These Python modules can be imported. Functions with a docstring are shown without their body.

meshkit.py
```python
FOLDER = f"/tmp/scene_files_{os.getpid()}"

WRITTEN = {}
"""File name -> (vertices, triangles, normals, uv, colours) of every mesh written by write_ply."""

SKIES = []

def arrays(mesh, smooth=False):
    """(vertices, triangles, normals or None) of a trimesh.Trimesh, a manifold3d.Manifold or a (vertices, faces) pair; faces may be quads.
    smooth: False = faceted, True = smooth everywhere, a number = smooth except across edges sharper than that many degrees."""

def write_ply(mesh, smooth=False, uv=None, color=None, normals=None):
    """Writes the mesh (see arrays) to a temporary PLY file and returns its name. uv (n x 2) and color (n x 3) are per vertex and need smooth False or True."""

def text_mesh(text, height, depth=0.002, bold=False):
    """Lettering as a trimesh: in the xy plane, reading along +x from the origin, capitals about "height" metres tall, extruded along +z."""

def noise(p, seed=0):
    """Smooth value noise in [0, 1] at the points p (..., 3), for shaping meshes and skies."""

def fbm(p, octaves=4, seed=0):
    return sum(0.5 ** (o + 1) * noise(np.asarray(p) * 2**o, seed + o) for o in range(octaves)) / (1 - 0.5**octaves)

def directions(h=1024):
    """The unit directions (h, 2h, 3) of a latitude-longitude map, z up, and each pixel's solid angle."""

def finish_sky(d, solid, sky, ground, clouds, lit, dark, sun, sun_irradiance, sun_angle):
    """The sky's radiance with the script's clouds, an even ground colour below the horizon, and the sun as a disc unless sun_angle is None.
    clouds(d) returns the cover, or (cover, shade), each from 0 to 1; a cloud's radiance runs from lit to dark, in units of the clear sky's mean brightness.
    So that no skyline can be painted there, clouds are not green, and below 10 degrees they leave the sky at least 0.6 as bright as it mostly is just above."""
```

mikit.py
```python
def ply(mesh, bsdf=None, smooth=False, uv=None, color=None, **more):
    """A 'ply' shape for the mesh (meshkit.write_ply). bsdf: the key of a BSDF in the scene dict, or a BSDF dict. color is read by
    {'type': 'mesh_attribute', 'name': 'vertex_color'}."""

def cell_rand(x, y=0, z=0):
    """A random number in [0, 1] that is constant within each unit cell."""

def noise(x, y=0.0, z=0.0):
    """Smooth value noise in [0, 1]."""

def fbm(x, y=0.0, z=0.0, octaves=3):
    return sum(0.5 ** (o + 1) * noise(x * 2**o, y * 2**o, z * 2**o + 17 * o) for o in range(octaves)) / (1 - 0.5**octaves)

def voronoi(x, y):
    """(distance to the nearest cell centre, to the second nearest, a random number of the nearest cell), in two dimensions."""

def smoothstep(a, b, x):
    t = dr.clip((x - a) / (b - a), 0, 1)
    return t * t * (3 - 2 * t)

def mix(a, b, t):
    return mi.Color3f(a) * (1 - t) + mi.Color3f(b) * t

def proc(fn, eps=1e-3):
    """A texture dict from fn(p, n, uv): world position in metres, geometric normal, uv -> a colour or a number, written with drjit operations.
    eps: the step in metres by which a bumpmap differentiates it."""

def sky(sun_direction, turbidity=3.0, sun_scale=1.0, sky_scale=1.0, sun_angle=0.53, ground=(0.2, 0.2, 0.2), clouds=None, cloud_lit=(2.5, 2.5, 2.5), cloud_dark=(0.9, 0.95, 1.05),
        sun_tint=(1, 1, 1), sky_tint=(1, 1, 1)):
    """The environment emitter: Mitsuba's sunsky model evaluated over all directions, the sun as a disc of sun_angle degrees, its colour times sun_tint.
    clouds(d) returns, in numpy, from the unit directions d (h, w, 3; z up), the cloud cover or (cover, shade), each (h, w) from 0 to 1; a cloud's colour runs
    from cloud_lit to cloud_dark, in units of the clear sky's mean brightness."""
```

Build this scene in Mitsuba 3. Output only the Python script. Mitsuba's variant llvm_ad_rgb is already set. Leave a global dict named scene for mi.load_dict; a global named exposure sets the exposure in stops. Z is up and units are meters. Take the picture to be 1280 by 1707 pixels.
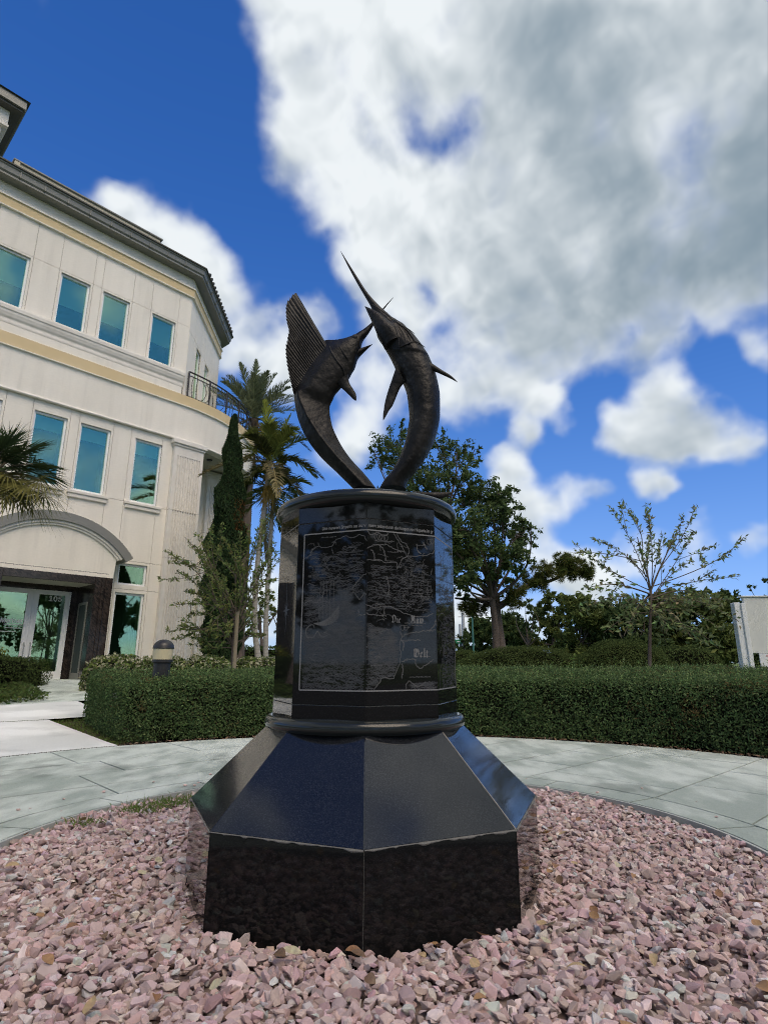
import math
import numpy as np
import trimesh, shapely
from shapely.geometry import Polygon, Point, LineString, box as sbox
from shapely import affinity
from scipy.interpolate import PchipInterpolator
import drjit as dr
import mitsuba as mi
import mikit, meshkit
from mikit import noise, fbm, voronoi, cell_rand, smoothstep, mix, proc

T = mi.ScalarTransform4f
scene, labels = {}, {}

# ------------------------------------------------------------------ camera, sky, exposure
PITCH = 0.2558
scene['camera'] = {'type': 'perspective', 'fov': 67.13, 'fov_axis': 'x', 'near_clip': 0.05, 'far_clip': 3000.0,
                   'to_world': T().look_at(origin=[0, 0, 0.85], target=[0, math.cos(PITCH), 0.85 + math.sin(PITCH)], up=[0, 0, 1])}
exposure = 1.8
SUN = (0.30, -0.50, 0.81)
# Shapes of the statues and of the plants, in metres (x right, y away, z up); clouds as (direction, radius in degrees, weight, shade).
LF = [[[-0.148,2.76,1.691],[-0.093,2.76,1.691],[-0.036,2.76,1.691]],[[-0.238,2.76,1.782],[-0.172,2.76,1.788],[-0.099,2.76,1.774]],[[-0.334,2.76,1.879],[-0.253,2.76,1.89],[-0.173,2.76,1.859]],[[-0.406,2.76,1.984],[-0.331,2.76,1.998],[-0.233,2.76,1.956]],[[-0.449,2.76,2.096],[-0.399,2.76,2.086],[-0.27,2.76,2.049]],[[-0.468,2.76,2.2],[-0.448,2.76,2.176],[-0.281,2.76,2.138]],[[-0.471,2.76,2.268],[-0.38,2.76,2.239],[-0.262,2.76,2.189]],[[-0.433,2.76,2.37],[-0.338,2.76,2.326],[-0.228,2.76,2.241]],[[-0.382,2.76,2.455],[-0.287,2.76,2.395],[-0.189,2.76,2.289]],[[-0.326,2.76,2.521],[-0.243,2.76,2.45],[-0.159,2.76,2.346]],[[-0.254,2.76,2.527],[-0.198,2.76,2.465],[-0.144,2.76,2.393]],[[-0.191,2.76,2.539],[-0.154,2.76,2.5],[-0.125,2.76,2.465]],[[-0.137,2.76,2.571],[-0.124,2.76,2.545],[-0.111,2.76,2.521]],[[-0.101,2.76,2.599],[-0.09,2.76,2.583],[-0.081,2.76,2.568]],[[-0.065,2.76,2.635],[-0.059,2.76,2.627],[-0.053,2.76,2.62]],[[-0.01,2.76,2.714],[-0.007,2.76,2.71],[-0.004,2.76,2.706]],[[0.05,2.76,2.788],[0.051,2.76,2.787],[0.051,2.76,2.785]]]
LJ = [[[-0.171,2.76,2.425],[-0.148,2.76,2.38]],[[-0.14,2.76,2.465],[-0.13,2.76,2.423]],[[-0.109,2.76,2.479],[-0.102,2.76,2.455]],[[-0.062,2.76,2.499],[-0.061,2.76,2.497]]]
SB = [[-0.315,2.76,2.515],[-0.343,2.76,2.49],[-0.369,2.76,2.46],[-0.394,2.76,2.415],[-0.415,2.76,2.37],[-0.44,2.76,2.316],[-0.456,2.76,2.273],[-0.463,2.76,2.234],[-0.465,2.76,2.2]]
SE = [[-0.482,2.76,2.822],[-0.516,2.76,2.773],[-0.531,2.76,2.736],[-0.53,2.76,2.689],[-0.522,2.76,2.632],[-0.508,2.76,2.571],[-0.512,2.76,2.515],[-0.518,2.76,2.455],[-0.509,2.76,2.385],[-0.498,2.76,2.326],[-0.484,2.76,2.268],[-0.475,2.76,2.229],[-0.467,2.76,2.198]]
SF = [[-0.482,2.76,2.822],[-0.422,2.76,2.702],[-0.368,2.76,2.596],[-0.315,2.76,2.515]]
LP = [[[-0.242,2.71,2.242],[-0.184,2.71,2.29]],[[-0.222,2.71,2.221],[-0.179,2.71,2.25]],[[-0.191,2.71,2.19],[-0.157,2.71,2.209]],[[-0.165,2.71,2.162],[-0.143,2.71,2.181]],[[-0.145,2.71,2.145],[-0.141,2.71,2.148]]]
LG = [[[-0.286,2.76,2.465],[-0.274,2.76,2.425],[-0.241,2.76,2.365],[-0.209,2.76,2.321],[-0.203,2.76,2.292]],[[-0.234,2.76,2.465],[-0.207,2.76,2.41],[-0.181,2.76,2.377]],[[-0.141,2.76,2.515],[-0.143,2.76,2.475],[-0.149,2.76,2.425]]]
LE = [-0.154,2.76,2.523]
RF = [[[-0.024,2.7,1.67],[0.106,2.7,1.67]],[[-0.009,2.7,1.699],[0.115,2.7,1.707]],[[0.042,2.7,1.768],[0.161,2.7,1.766]],[[0.084,2.7,1.854],[0.216,2.7,1.85]],[[0.114,2.7,1.959],[0.258,2.7,1.941]],[[0.127,2.7,2.069],[0.282,2.7,2.06]],[[0.119,2.7,2.162],[0.284,2.7,2.162]],[[0.096,2.7,2.246],[0.268,2.7,2.275]],[[0.063,2.7,2.315],[0.241,2.7,2.36]],[[0.03,2.7,2.391],[0.211,2.7,2.42]],[[-0.006,2.7,2.459],[0.167,2.7,2.491]],[[-0.038,2.7,2.523],[0.114,2.7,2.558]],[[-0.019,2.7,2.558],[0.079,2.7,2.591]]]
RB = [[[-0.019,2.72,2.521],[0.124,2.72,2.561]],[[-0.028,2.72,2.591],[0.08,2.72,2.601]],[[-0.051,2.72,2.652],[0.046,2.72,2.627]],[[-0.075,2.72,2.709],[-0.017,2.72,2.693]],[[-0.121,2.72,2.797],[-0.087,2.72,2.781]],[[-0.176,2.72,2.907],[-0.153,2.72,2.897]],[[-0.239,2.72,3.047],[-0.236,2.72,3.046]]]
RJ = [[[0.001,2.665,2.419],[0.121,2.665,2.468]],[[-0.027,2.665,2.482],[0.091,2.665,2.509]],[[-0.052,2.665,2.544],[0.034,2.665,2.564]],[[-0.075,2.665,2.601],[-0.019,2.665,2.616]],[[-0.101,2.665,2.663],[-0.098,2.665,2.663]]]
RP = [[[0.058,2.67,2.302],[0.103,2.67,2.226]],[[0.033,2.67,2.222],[0.076,2.67,2.184]],[[0.009,2.67,2.138],[0.046,2.67,2.106]],[[-0.003,2.67,2.064],[0.02,2.67,2.063]],[[-0.005,2.67,2.021],[-0.002,2.67,2.021]]]
RQ = [[[0.174,2.64,2.352],[0.203,2.64,2.285]],[[0.225,2.64,2.328],[0.233,2.64,2.281]],[[0.288,2.64,2.283],[0.289,2.64,2.257]],[[0.338,2.64,2.248],[0.336,2.64,2.232]],[[0.368,2.64,2.215],[0.368,2.64,2.213]]]
RG = [[[0.079,2.7,2.533],[0.123,2.7,2.489],[0.148,2.7,2.44],[0.157,2.7,2.42],[0.21,2.7,2.418]],[[0.073,2.7,2.391],[0.113,2.7,2.4],[0.153,2.7,2.42]],[[0.043,2.7,2.578],[0.105,2.7,2.519],[0.158,2.7,2.497]],[[0.052,2.7,2.519],[0.069,2.7,2.459],[0.078,2.7,2.391]],[[0.074,2.7,2.519],[0.1,2.7,2.459],[0.113,2.7,2.4]],[[0.092,2.7,2.514],[0.122,2.7,2.459],[0.138,2.7,2.412]],[[-0.064,2.7,2.672],[-0.01,2.7,2.629],[0.043,2.7,2.578],[0.079,2.7,2.533]]]
RE = [0.079,2.7,2.578]
TF = [[[0.152,2.95,1.735],[0.151,2.95,1.702]],[[0.223,2.95,1.731],[0.245,2.95,1.698]],[[0.295,2.95,1.731],[0.303,2.95,1.694]],[[0.34,2.95,1.731],[0.341,2.95,1.712]],[[0.369,2.95,1.73],[0.368,2.95,1.728]]]
CL = [[-0.063,0.57,0.819,4.74,1,0.12],[-0.115,0.618,0.778,2.83,0.95,0.05],[-0.104,0.672,0.734,3.22,0.9,0.1],[0.016,0.607,0.795,6.05,1,0.15],[0.143,0.58,0.802,6.6,1,0.25],[-0.036,0.729,0.683,3.91,0.9,0.1],[0.046,0.729,0.683,4.15,0.95,0.05],[-0.038,0.789,0.613,2.46,0.6,0.15],[0.13,0.756,0.642,5.7,1,0.15],[0.048,0.805,0.592,4.38,0.85,0.2],[0.146,0.833,0.534,5.43,0.95,0.3],[0.208,0.87,0.446,3.28,0.85,0.35],[0.121,0.888,0.444,3.69,0.85,0.2],[0.0,0.894,0.447,3.77,0.8,0.05],[-0.051,0.926,0.373,2.94,0.7,0.1],[0.05,0.851,0.523,3.39,0.75,0.15],[0.225,0.785,0.577,4.62,0.9,0.4],[0.242,0.64,0.73,7.99,1,0.6],[0.235,0.736,0.635,5.87,1,0.35],[0.328,0.761,0.56,5.0,1,0.75],[0.392,0.641,0.66,8.03,1,0.9],[0.455,0.563,0.69,7.09,1,0.6],[0.494,0.658,0.568,5.33,1,0.85],[0.4,0.719,0.569,5.66,1,0.9],[0.277,0.563,0.778,6.52,1,0.35],[0.402,0.519,0.754,5.74,1,0.25],[0.248,0.816,0.523,3.64,0.75,0.6],[0.321,0.816,0.48,3.02,0.65,0.5],[0.408,0.778,0.478,2.78,0.6,0.6],[0.488,0.726,0.485,2.5,0.85,0.6],[0.533,0.733,0.422,1.61,0.85,0.3],[0.564,0.589,0.579,6.45,1,0.6],[0.518,0.497,0.696,6.21,1,0.5],[0.25,0.473,0.845,9.16,1,0.4],[0.044,0.501,0.864,6.61,1,0.2],[-0.344,0.708,0.616,2.96,1,0.1],[-0.296,0.734,0.612,2.99,1,0.05],[-0.375,0.687,0.623,2.3,0.9,0.1],[-0.272,0.767,0.58,2.83,0.95,0.1],[-0.328,0.761,0.56,3.52,1,0.15],[-0.254,0.794,0.552,1.84,0.7,0.1],[-0.204,0.832,0.517,3.3,0.9,0.1],[-0.136,0.829,0.542,2.5,0.75,0.2],[-0.243,0.841,0.484,2.73,0.8,0.2],[-0.169,0.868,0.467,2.83,0.8,0.2],[-0.1,0.872,0.48,2.29,0.7,0.2],[0.434,0.825,0.362,2.88,1,0.35],[0.388,0.85,0.358,2.35,0.95,0.2],[0.484,0.805,0.343,2.41,1,0.3],[0.522,0.793,0.315,1.6,0.85,0.35],[0.422,0.807,0.413,1.97,0.85,0.1],[0.362,0.85,0.383,1.51,0.6,0.2],[0.261,0.874,0.41,1.83,0.85,0.15],[0.239,0.899,0.368,1.54,0.85,0.35],[0.298,0.874,0.384,1.48,0.65,0.3],[0.278,0.861,0.425,1.28,0.7,0.1],[0.418,0.864,0.28,1.45,0.85,0.25],[0.434,0.859,0.271,0.96,0.6,0.3],[0.217,0.926,0.308,1.91,0.8,0.15],[0.241,0.938,0.249,2.32,0.75,0.2],[0.213,0.939,0.27,1.69,0.6,0.2],[0.315,0.911,0.267,2.22,0.65,0.15],[0.354,0.895,0.273,1.34,0.6,0.2],[0.288,0.926,0.246,1.35,0.5,0.1],[0.3,0.941,0.153,2.34,0.85,0.1],[0.334,0.936,0.113,2.82,0.85,0.1],[0.398,0.901,0.17,2.68,0.55,0.1],[0.488,0.852,0.189,1.99,0.6,0.1],[0.546,0.819,0.177,1.83,0.75,0.1],[0.476,0.871,0.123,2.45,0.6,0.1],[0.26,0.949,0.18,2.19,0.6,0.1],[-0.201,0.974,0.103,3.42,0.85,0.1],[-0.217,0.976,0.034,3.35,0.85,0.1],[0.141,0.987,0.074,3.4,0.85,0.1],[0.228,0.972,0.063,3.27,0.7,0.1],[-0.082,0.932,0.354,2.35,0.6,0.1],[0.351,0.251,0.902,16,1,0.4],[0.548,0.12,0.828,14,1,0.35],[0.66,-0.02,0.751,9,0.9,0.2],[0.944,-0.265,0.197,6.5,1,0.15],[0.905,-0.393,0.162,5.5,1,0.2],[0.838,-0.522,0.158,5,1,0.3],[0.98,-0.151,0.131,6,1,0.3],[0.707,-0.53,0.468,5.5,0.9,0.2]]
HO = [[0.082,0.672,0.736,1.68],[0.043,0.666,0.744,1.28],[0.115,0.652,0.749,1.16],[0.137,0.627,0.767,1.03],[-0.153,0.721,0.676,1.54],[-0.077,0.808,0.584,1.43],[0.015,0.837,0.547,1.46],[0.098,0.84,0.533,1.45],[0.077,0.814,0.576,0.88],[0.0,0.867,0.499,1.03],[0.383,0.778,0.499,1.05],[0.457,0.751,0.477,0.98]]
OAK1 = [[0.51,22.92,9.76,0.91],[0.0,22.92,9.07,0.65],[-0.41,22.05,9.16,0.34],[1.17,21.36,8.33,0.84],[2.17,20.66,8.98,0.59],[2.91,21.65,8.94,0.81],[3.64,21.73,9.15,0.29],[1.8,20.64,7.61,0.9],[2.97,20.65,7.73,0.68],[0.73,23.5,10.74,0.37],[2.54,22.46,7.31,0.97],[3.32,21.2,6.95,0.57],[1.18,21.8,7.12,0.94],[0.51,23.42,8.38,0.64],[0.0,23.19,7.52,0.6]]
OAK2 = [[3.74,21.63,7.27,0.75],[4.34,20.28,6.87,0.57],[4.01,20.58,6.08,0.92],[4.99,21.13,5.71,0.67],[2.87,19.28,5.23,0.86],[3.49,20.77,4.56,1.0],[4.4,19.91,4.51,0.75],[5.38,21.74,5.31,0.41],[2.65,19.29,3.68,0.68],[4.12,21.14,3.62,0.53],[2.86,21.71,4.96,0.69],[1.99,19.78,5.02,0.84],[2.27,21.79,4.05,0.68],[4.77,21.72,6.61,0.51],[4.99,19.16,5.3,0.2],[2.99,21.22,3.42,0.35],[1.63,19.1,5.71,0.82]]
PINE = [[7.37,21.5,4.28,0.38],[6.9,21.42,4.33,0.38],[6.35,21.14,4.0,0.33],[5.88,21.29,4.02,0.35],[5.57,21.87,3.88,0.34],[6.64,21.28,4.47,0.27],[4.91,21.08,3.4,0.31],[3.52,21.74,2.74,0.31],[3.15,21.44,2.78,0.26],[3.93,21.86,2.93,0.31],[4.53,21.18,2.98,0.26],[5.74,21.28,3.64,0.26],[7.17,21.86,4.11,0.27],[7.63,21.51,4.12,0.18]]
PT = [[4.21,21.5,0.55],[4.17,21.5,1.39],[4.14,21.5,2.25],[4.13,21.5,2.94],[4.07,21.5,3.45],[3.93,21.5,4.23]]
PB1 = [[4.2,21.5,2.85],[4.54,21.5,3.07],[4.94,21.5,3.43],[5.46,21.5,3.65],[6.07,21.5,3.78],[6.53,21.5,3.96],[6.96,21.5,4.19]]
PB2 = [[4.11,21.5,2.85],[3.76,21.5,3.01],[3.32,21.5,3.12],[2.99,21.5,3.14],[2.62,21.5,3.18]]
BG = [[8.06,60.0,4.26,1.37],[7.85,48.0,4.45,1.59],[9.45,44.0,4.24,1.82],[9.71,40.0,5.48,1.24],[11.95,42.0,5.93,1.65],[12.57,38.0,5.33,1.65],[15.05,40.0,5.07,1.66],[15.01,36.0,4.46,1.68],[18.09,38.0,5.44,1.77],[19.4,36.0,5.46,1.87],[22.61,38.0,5.44,1.77],[25.61,40.0,4.86,1.66],[27.69,40.0,5.48,2.07]]
BG2 = [[-7.05,5.31,34.0,0.99],[-6.32,5.02,36.0,0.9],[-7.27,4.01,30.0,0.93],[31.59,8.51,48.0,1.39]]
CYP = [[-4.17,15.0,7.58],[-4.19,15.0,7.07],[-4.16,15.0,6.37],[-4.14,15.0,5.67],[-4.15,15.0,4.83],[-4.14,15.0,4.01],[-4.16,15.0,3.05],[-4.14,15.0,2.13],[-4.1,15.0,1.23],[-4.08,15.0,0.72]]
CYPR = [0.06,0.19,0.28,0.39,0.47,0.53,0.56,0.56,0.51,0.4]
PA = [[-3.4,16.5,0.59],[-3.53,16.5,1.27],[-3.63,16.5,1.99],[-3.65,16.5,2.76],[-3.64,16.5,3.55],[-3.6,16.5,4.42],[-3.54,16.5,5.23],[-3.47,16.5,5.93]]
PBt = [[-3.38,17.2,0.58],[-3.43,17.2,1.45],[-3.46,17.2,2.35],[-3.46,17.2,3.02],[-3.44,17.2,3.59],[-3.44,17.2,5.13],[-3.41,17.2,5.64]]
DATE = [[-5.38,22.0,0.51],[-5.4,22.0,3.17],[-5.4,22.0,5.48],[-5.41,22.0,7.93],[-5.36,22.0,9.59],[-5.34,22.0,10.51]]
FAN = [[-7.08,10.5,0.4],[-7.34,10.5,1.96],[-7.48,10.5,3.29],[-7.45,10.5,4.11],[-7.4,10.5,4.37]]
FANS = [[-7.27,10.6,5.15,20,0],[-6.66,10.3,4.86,45,0],[-6.29,10.2,4.51,70,0],[-6.15,10.4,4.14,110,0],[-6.05,10.5,3.81,140,0],[-6.16,10.0,3.84,150,0],[-6.69,9.9,4.15,120,0],[-6.65,10.2,3.78,170,0],[-6.79,9.9,3.75,190,0],[-6.98,10.8,4.63,80,0],[-7.56,10.5,5.02,-10,0],[-6.5,10.8,4.45,95,0],[-6.73,10.8,3.78,165,0],[-7.34,10.2,4.25,-60,0],[-6.43,10.7,3.69,150,0]]
SH_T = [[-2.52,10.0,0.69],[-2.54,10.0,1.1],[-2.53,10.0,1.5],[-2.53,10.0,1.8]]
SH_S = [[-2.45,9.8,0.7],[-2.45,9.8,1.19],[-2.45,9.8,1.7]]
SH_E = [[-3.81,10.2,2.58],[-3.83,10.0,2.74],[-3.67,10.3,2.42],[-3.52,10.0,3.01],[-3.17,9.7,2.71],[-3.72,10.2,1.82],[-3.59,9.8,1.37],[-3.65,10.3,1.25],[-3.43,10.0,1.46],[-3.25,10.0,1.15],[-3.21,10.3,2.96],[-2.75,9.7,2.92],[-2.73,10.4,2.98],[-2.39,10.0,2.64],[-2.26,10.2,3.22],[-2.08,10.1,3.4],[-1.92,9.8,2.86],[-1.89,10.2,2.62],[-2.16,10.4,2.32],[-1.96,10.3,1.94],[-2.16,9.6,2.36],[-2.87,9.5,2.25],[-3.0,9.4,1.84],[-2.68,9.3,1.74],[-2.59,9.4,2.23],[-2.29,9.4,2.08],[-2.15,9.5,1.75],[-2.77,9.4,1.37],[-3.01,9.8,1.05],[-2.45,9.3,1.27],[-2.67,9.6,1.09],[-3.55,10.4,2.11],[-2.64,10.5,2.61],[-3.3,10.5,2.61],[-2.26,10.3,1.52],[-2.1,10.2,1.31]]
YT = [[4.2,9.5,0.68],[4.24,9.5,1.04],[4.3,9.5,1.47],[4.37,9.5,2.0]]
YT_A = [[4.37,9.5,2.0],[4.34,9.5,2.3],[4.29,9.5,2.6],[4.25,9.5,2.9]]
YT_B = [[4.37,9.5,2.0],[4.5,9.5,2.25],[4.67,9.5,2.55],[4.85,9.5,2.85]]
YT_E = [[3.25,9.7,2.83],[3.1,9.3,2.6],[3.69,9.6,2.83],[3.85,9.5,3.42],[4.18,9.8,3.56],[4.38,9.3,3.4],[4.65,9.9,3.04],[4.49,9.1,2.87],[5.29,9.5,3.42],[5.37,9.8,3.07],[6.1,9.6,2.92],[5.74,9.4,2.22],[5.37,10.0,2.58],[4.05,9.0,2.7],[5.06,9.7,3.1],[4.3,10.0,2.64],[5.12,10.1,2.92]]
YT_L = [[3.53,9.5,1.32],[3.28,9.8,1.7],[3.22,9.3,2.0],[5.35,9.5,1.08],[5.63,9.8,1.37],[5.62,9.3,1.49],[4.81,9.0,1.69],[5.29,9.7,1.14],[4.61,8.9,1.25],[4.22,8.8,1.42],[4.33,10.1,1.51],[4.05,10.1,1.81],[3.34,9.0,1.8],[5.15,10.0,1.9],[5.65,10.0,1.8],[5.57,9.4,1.84],[4.66,9.8,1.15],[3.73,9.2,1.26]]
misc = {"boll":[-3.15,8.5,1.18],"sgnT":[5.75,9.6,1.82],"sgnB":[5.77,9.6,0.79],"sgn2":[6.35,9.6,1.96],"rh1":[3.64,15.0,1.26],"rh2":[5.95,14.0,1.34],"rh1L":[2.26,15.0,1.05],"rh2R":[6.82,14.0,0.93],"pole1":[7.77,60.0,4.74],"pole2":[8.28,60.0,5.35],"sign":[7.78,60.0,3.07],"teal":[6.26,42.0,4.85],"car":[10.86,80.0,1.77],"plateTL":[5.93,9.55,1.0],"gap":[5.87,9.6,1.0],"var1":[-5.82,12.3,1.02],"var2":[-3.8,12.8,1.07],"var3":[-2.66,13.2,1.05],"treeL":[-7.22,30.0,1.31],"post":[-5.61,30.0,1.08]}


def clouds(d):
    """Broken cumulus: a big bank to the right of north, smaller heaps around it, scattered ones over the rest of the sky."""
    d = d.astype(np.float32)

    def billow(p, octaves, seed):
        o, a, tot = 0.0, 1.0, 0.0
        for k in range(octaves):
            o = o + a * np.abs(2 * meshkit.noise(p * 2.03 ** k, seed + k) - 1)
            p = p @ turn
            tot += a
            a *= 0.52
        return 1 - o / tot
    turn = np.array([[0.36, 0.48, -0.8], [-0.8, 0.6, 0.0], [0.48, 0.64, 0.6]])     # off the lattice's axes
    dr_ = d @ turn
    wv = np.stack([meshkit.fbm(d * 6.0, 3, s) for s in (11, 23, 37)], -1) - 0.5
    wf = np.stack([meshkit.fbm(d * 30.0, 3, s) for s in (5, 8, 13)], -1) - 0.5
    q = d + 0.07 * wv + 0.028 * wf
    q /= np.linalg.norm(q, axis=-1, keepdims=True)
    keep = np.ones(d.shape[:2])
    sh, sw = np.zeros(d.shape[:2]), np.full(d.shape[:2], 1e-4)
    for x, y, z, r, w, s in CL:
        rr = math.radians(r) * 1.08
        L = math.sqrt(x * x + y * y + z * z)
        a2 = np.maximum(2 * (1 - (q @ np.array([x, y, z]) / L)), 0) / (rr * rr)
        v = w * np.exp(-1.15 * a2 ** 1.35)
        keep *= 1 - 0.9 * v
        sh += v * np.clip(s + 0.32 * np.clip((z / L - q[..., 2]) / math.sin(rr), -1, 1), 0, 1)
        sw += v
    field = 1 - keep
    for x, y, z, r in HO:
        rr = math.radians(r)
        a2 = np.maximum(2 * (1 - (q @ np.array([x, y, z]) / math.sqrt(x * x + y * y + z * z))), 0) / (rr * rr)
        field = field * (1 - 0.36 * np.exp(-a2))
    # the rest of the sky: the same kind of broken cloud
    flat = d[..., :2] / (d[..., 2:] + 0.22)
    p3 = np.stack([flat[..., 0], flat[..., 1], 0 * flat[..., 0]], -1)
    gen = meshkit.fbm(p3 * 0.9 + 0.25 * wv, 5, 71)
    gfield = np.clip((gen - 0.42) * 3.2, 0, 1)
    away = 1 - np.clip((d @ np.array([0, math.cos(PITCH), math.sin(PITCH)]) - 0.55) / 0.2, 0, 1)
    away = away * away * (3 - 2 * away)
    field = 1 - (1 - field) * (1 - gfield * away)
    shade = sh / sw * (1 - away) + away * np.minimum(0.15 + 0.5 * np.clip((gen - .5) * 4, 0, 1), 0.5)
    n = 0.5 * meshkit.fbm(dr_ * 8.0 + wv * 0.6, 7, 3) + 0.5 * meshkit.fbm(dr_ @ turn * 9.0 + wv * 0.6, 7, 53)
    n = 0.5 + (n - 0.5) * 1.35
    b1 = billow(dr_ * 6.5 + wv * 0.4, 6, 91)
    up = np.array([0.05, 0.02, 0.10])
    b2 = billow((d + up * 0.25) @ turn * 6.5 + wv * 0.4, 4, 91)
    b3 = billow(dr_ * 6.5 + wv * 0.4, 4, 91)
    nf = 0.5 * meshkit.fbm(dr_ @ turn @ turn * 17.0 + wv * 0.5, 6, 17) + 0.5 * meshkit.fbm(dr_ * 15.0 + wv * 0.5, 6, 67)
    nf = 0.5 + (nf - 0.5) * 1.35
    near = np.clip(field * 5, 0, 1)
    e = field * 0.88 + near * ((n - 0.5) * 0.95 + (b1 - 0.62) * 0.55 + (nf - 0.5) * 0.5)
    t = np.clip((e - 0.13) / 0.72, 0, 1)
    cover = (t * t * (3 - 2 * t)) ** 0.9
    thick = np.clip((e - 0.55) / 0.8, 0, 1)
    shade = shade * (0.6 + 1.3 * thick) + (n - 0.5) * 0.7 * (0.25 + shade) - (b1 - 0.62) * 0.25 - (nf - 0.5) * 0.55 * (0.9 - 0.6 * np.clip(shade, 0, 1)) + (b2 - b3) * 1.1
    shade = np.clip(shade, 0, 1.4)
    shade = shade * (0.70 + 0.60 * shade)
    el = np.degrees(np.arcsin(np.clip(d[..., 2], 0, 1)))
    haze = 0.42 * np.exp(-el / 9.0)          # the air pales towards the horizon
    shade = shade * cover / np.maximum(cover + haze, 1e-3)
    cover = 1 - (1 - cover) * (1 - haze)
    return cover * 0.97, 1 - np.exp(-1.7 * shade)


scene['sky'] = mikit.sky(SUN, turbidity=2.6, sun_scale=0.5, sun_angle=44, sky_scale=1.0, clouds=clouds, cloud_lit=(3.0, 3.15, 3.2), cloud_dark=(0.75, 1.02, 1.22),
                         sky_tint=(0.34, 0.75, 1.27), sun_tint=(1, 0.98, 0.95))


# ------------------------------------------------------------------ helpers
class MB:
    """Collects triangles (with one colour per vertex, if given) for one mesh."""

    def __init__(self):
        self.v, self.f, self.c, self.n = [], [], [], 0

    def add(self, v, f, c=None):
        v, f = np.asarray(v, float), np.asarray(f, int)
        if f.shape[1] == 4:
            f = np.vstack([f[:, [0, 1, 2]], f[:, [0, 2, 3]]])
        self.v.append(v)
        self.f.append(f + self.n)
        if c is not None:
            c = np.asarray(c, float)
            self.c.append(np.tile(c, (len(v), 1)) if c.ndim == 1 else c)
        self.n += len(v)
        return self

    def mesh(self):
        return trimesh.Trimesh(np.vstack(self.v), np.vstack(self.f), process=False)

    def colors(self):
        return np.vstack(self.c) if self.c else None


def tag(key, label=None, cat=None, group=None, kind=None):
    labels[key] = {k: v for k, v in (('label', label), ('category', cat), ('group', group), ('kind', kind)) if v}


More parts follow.
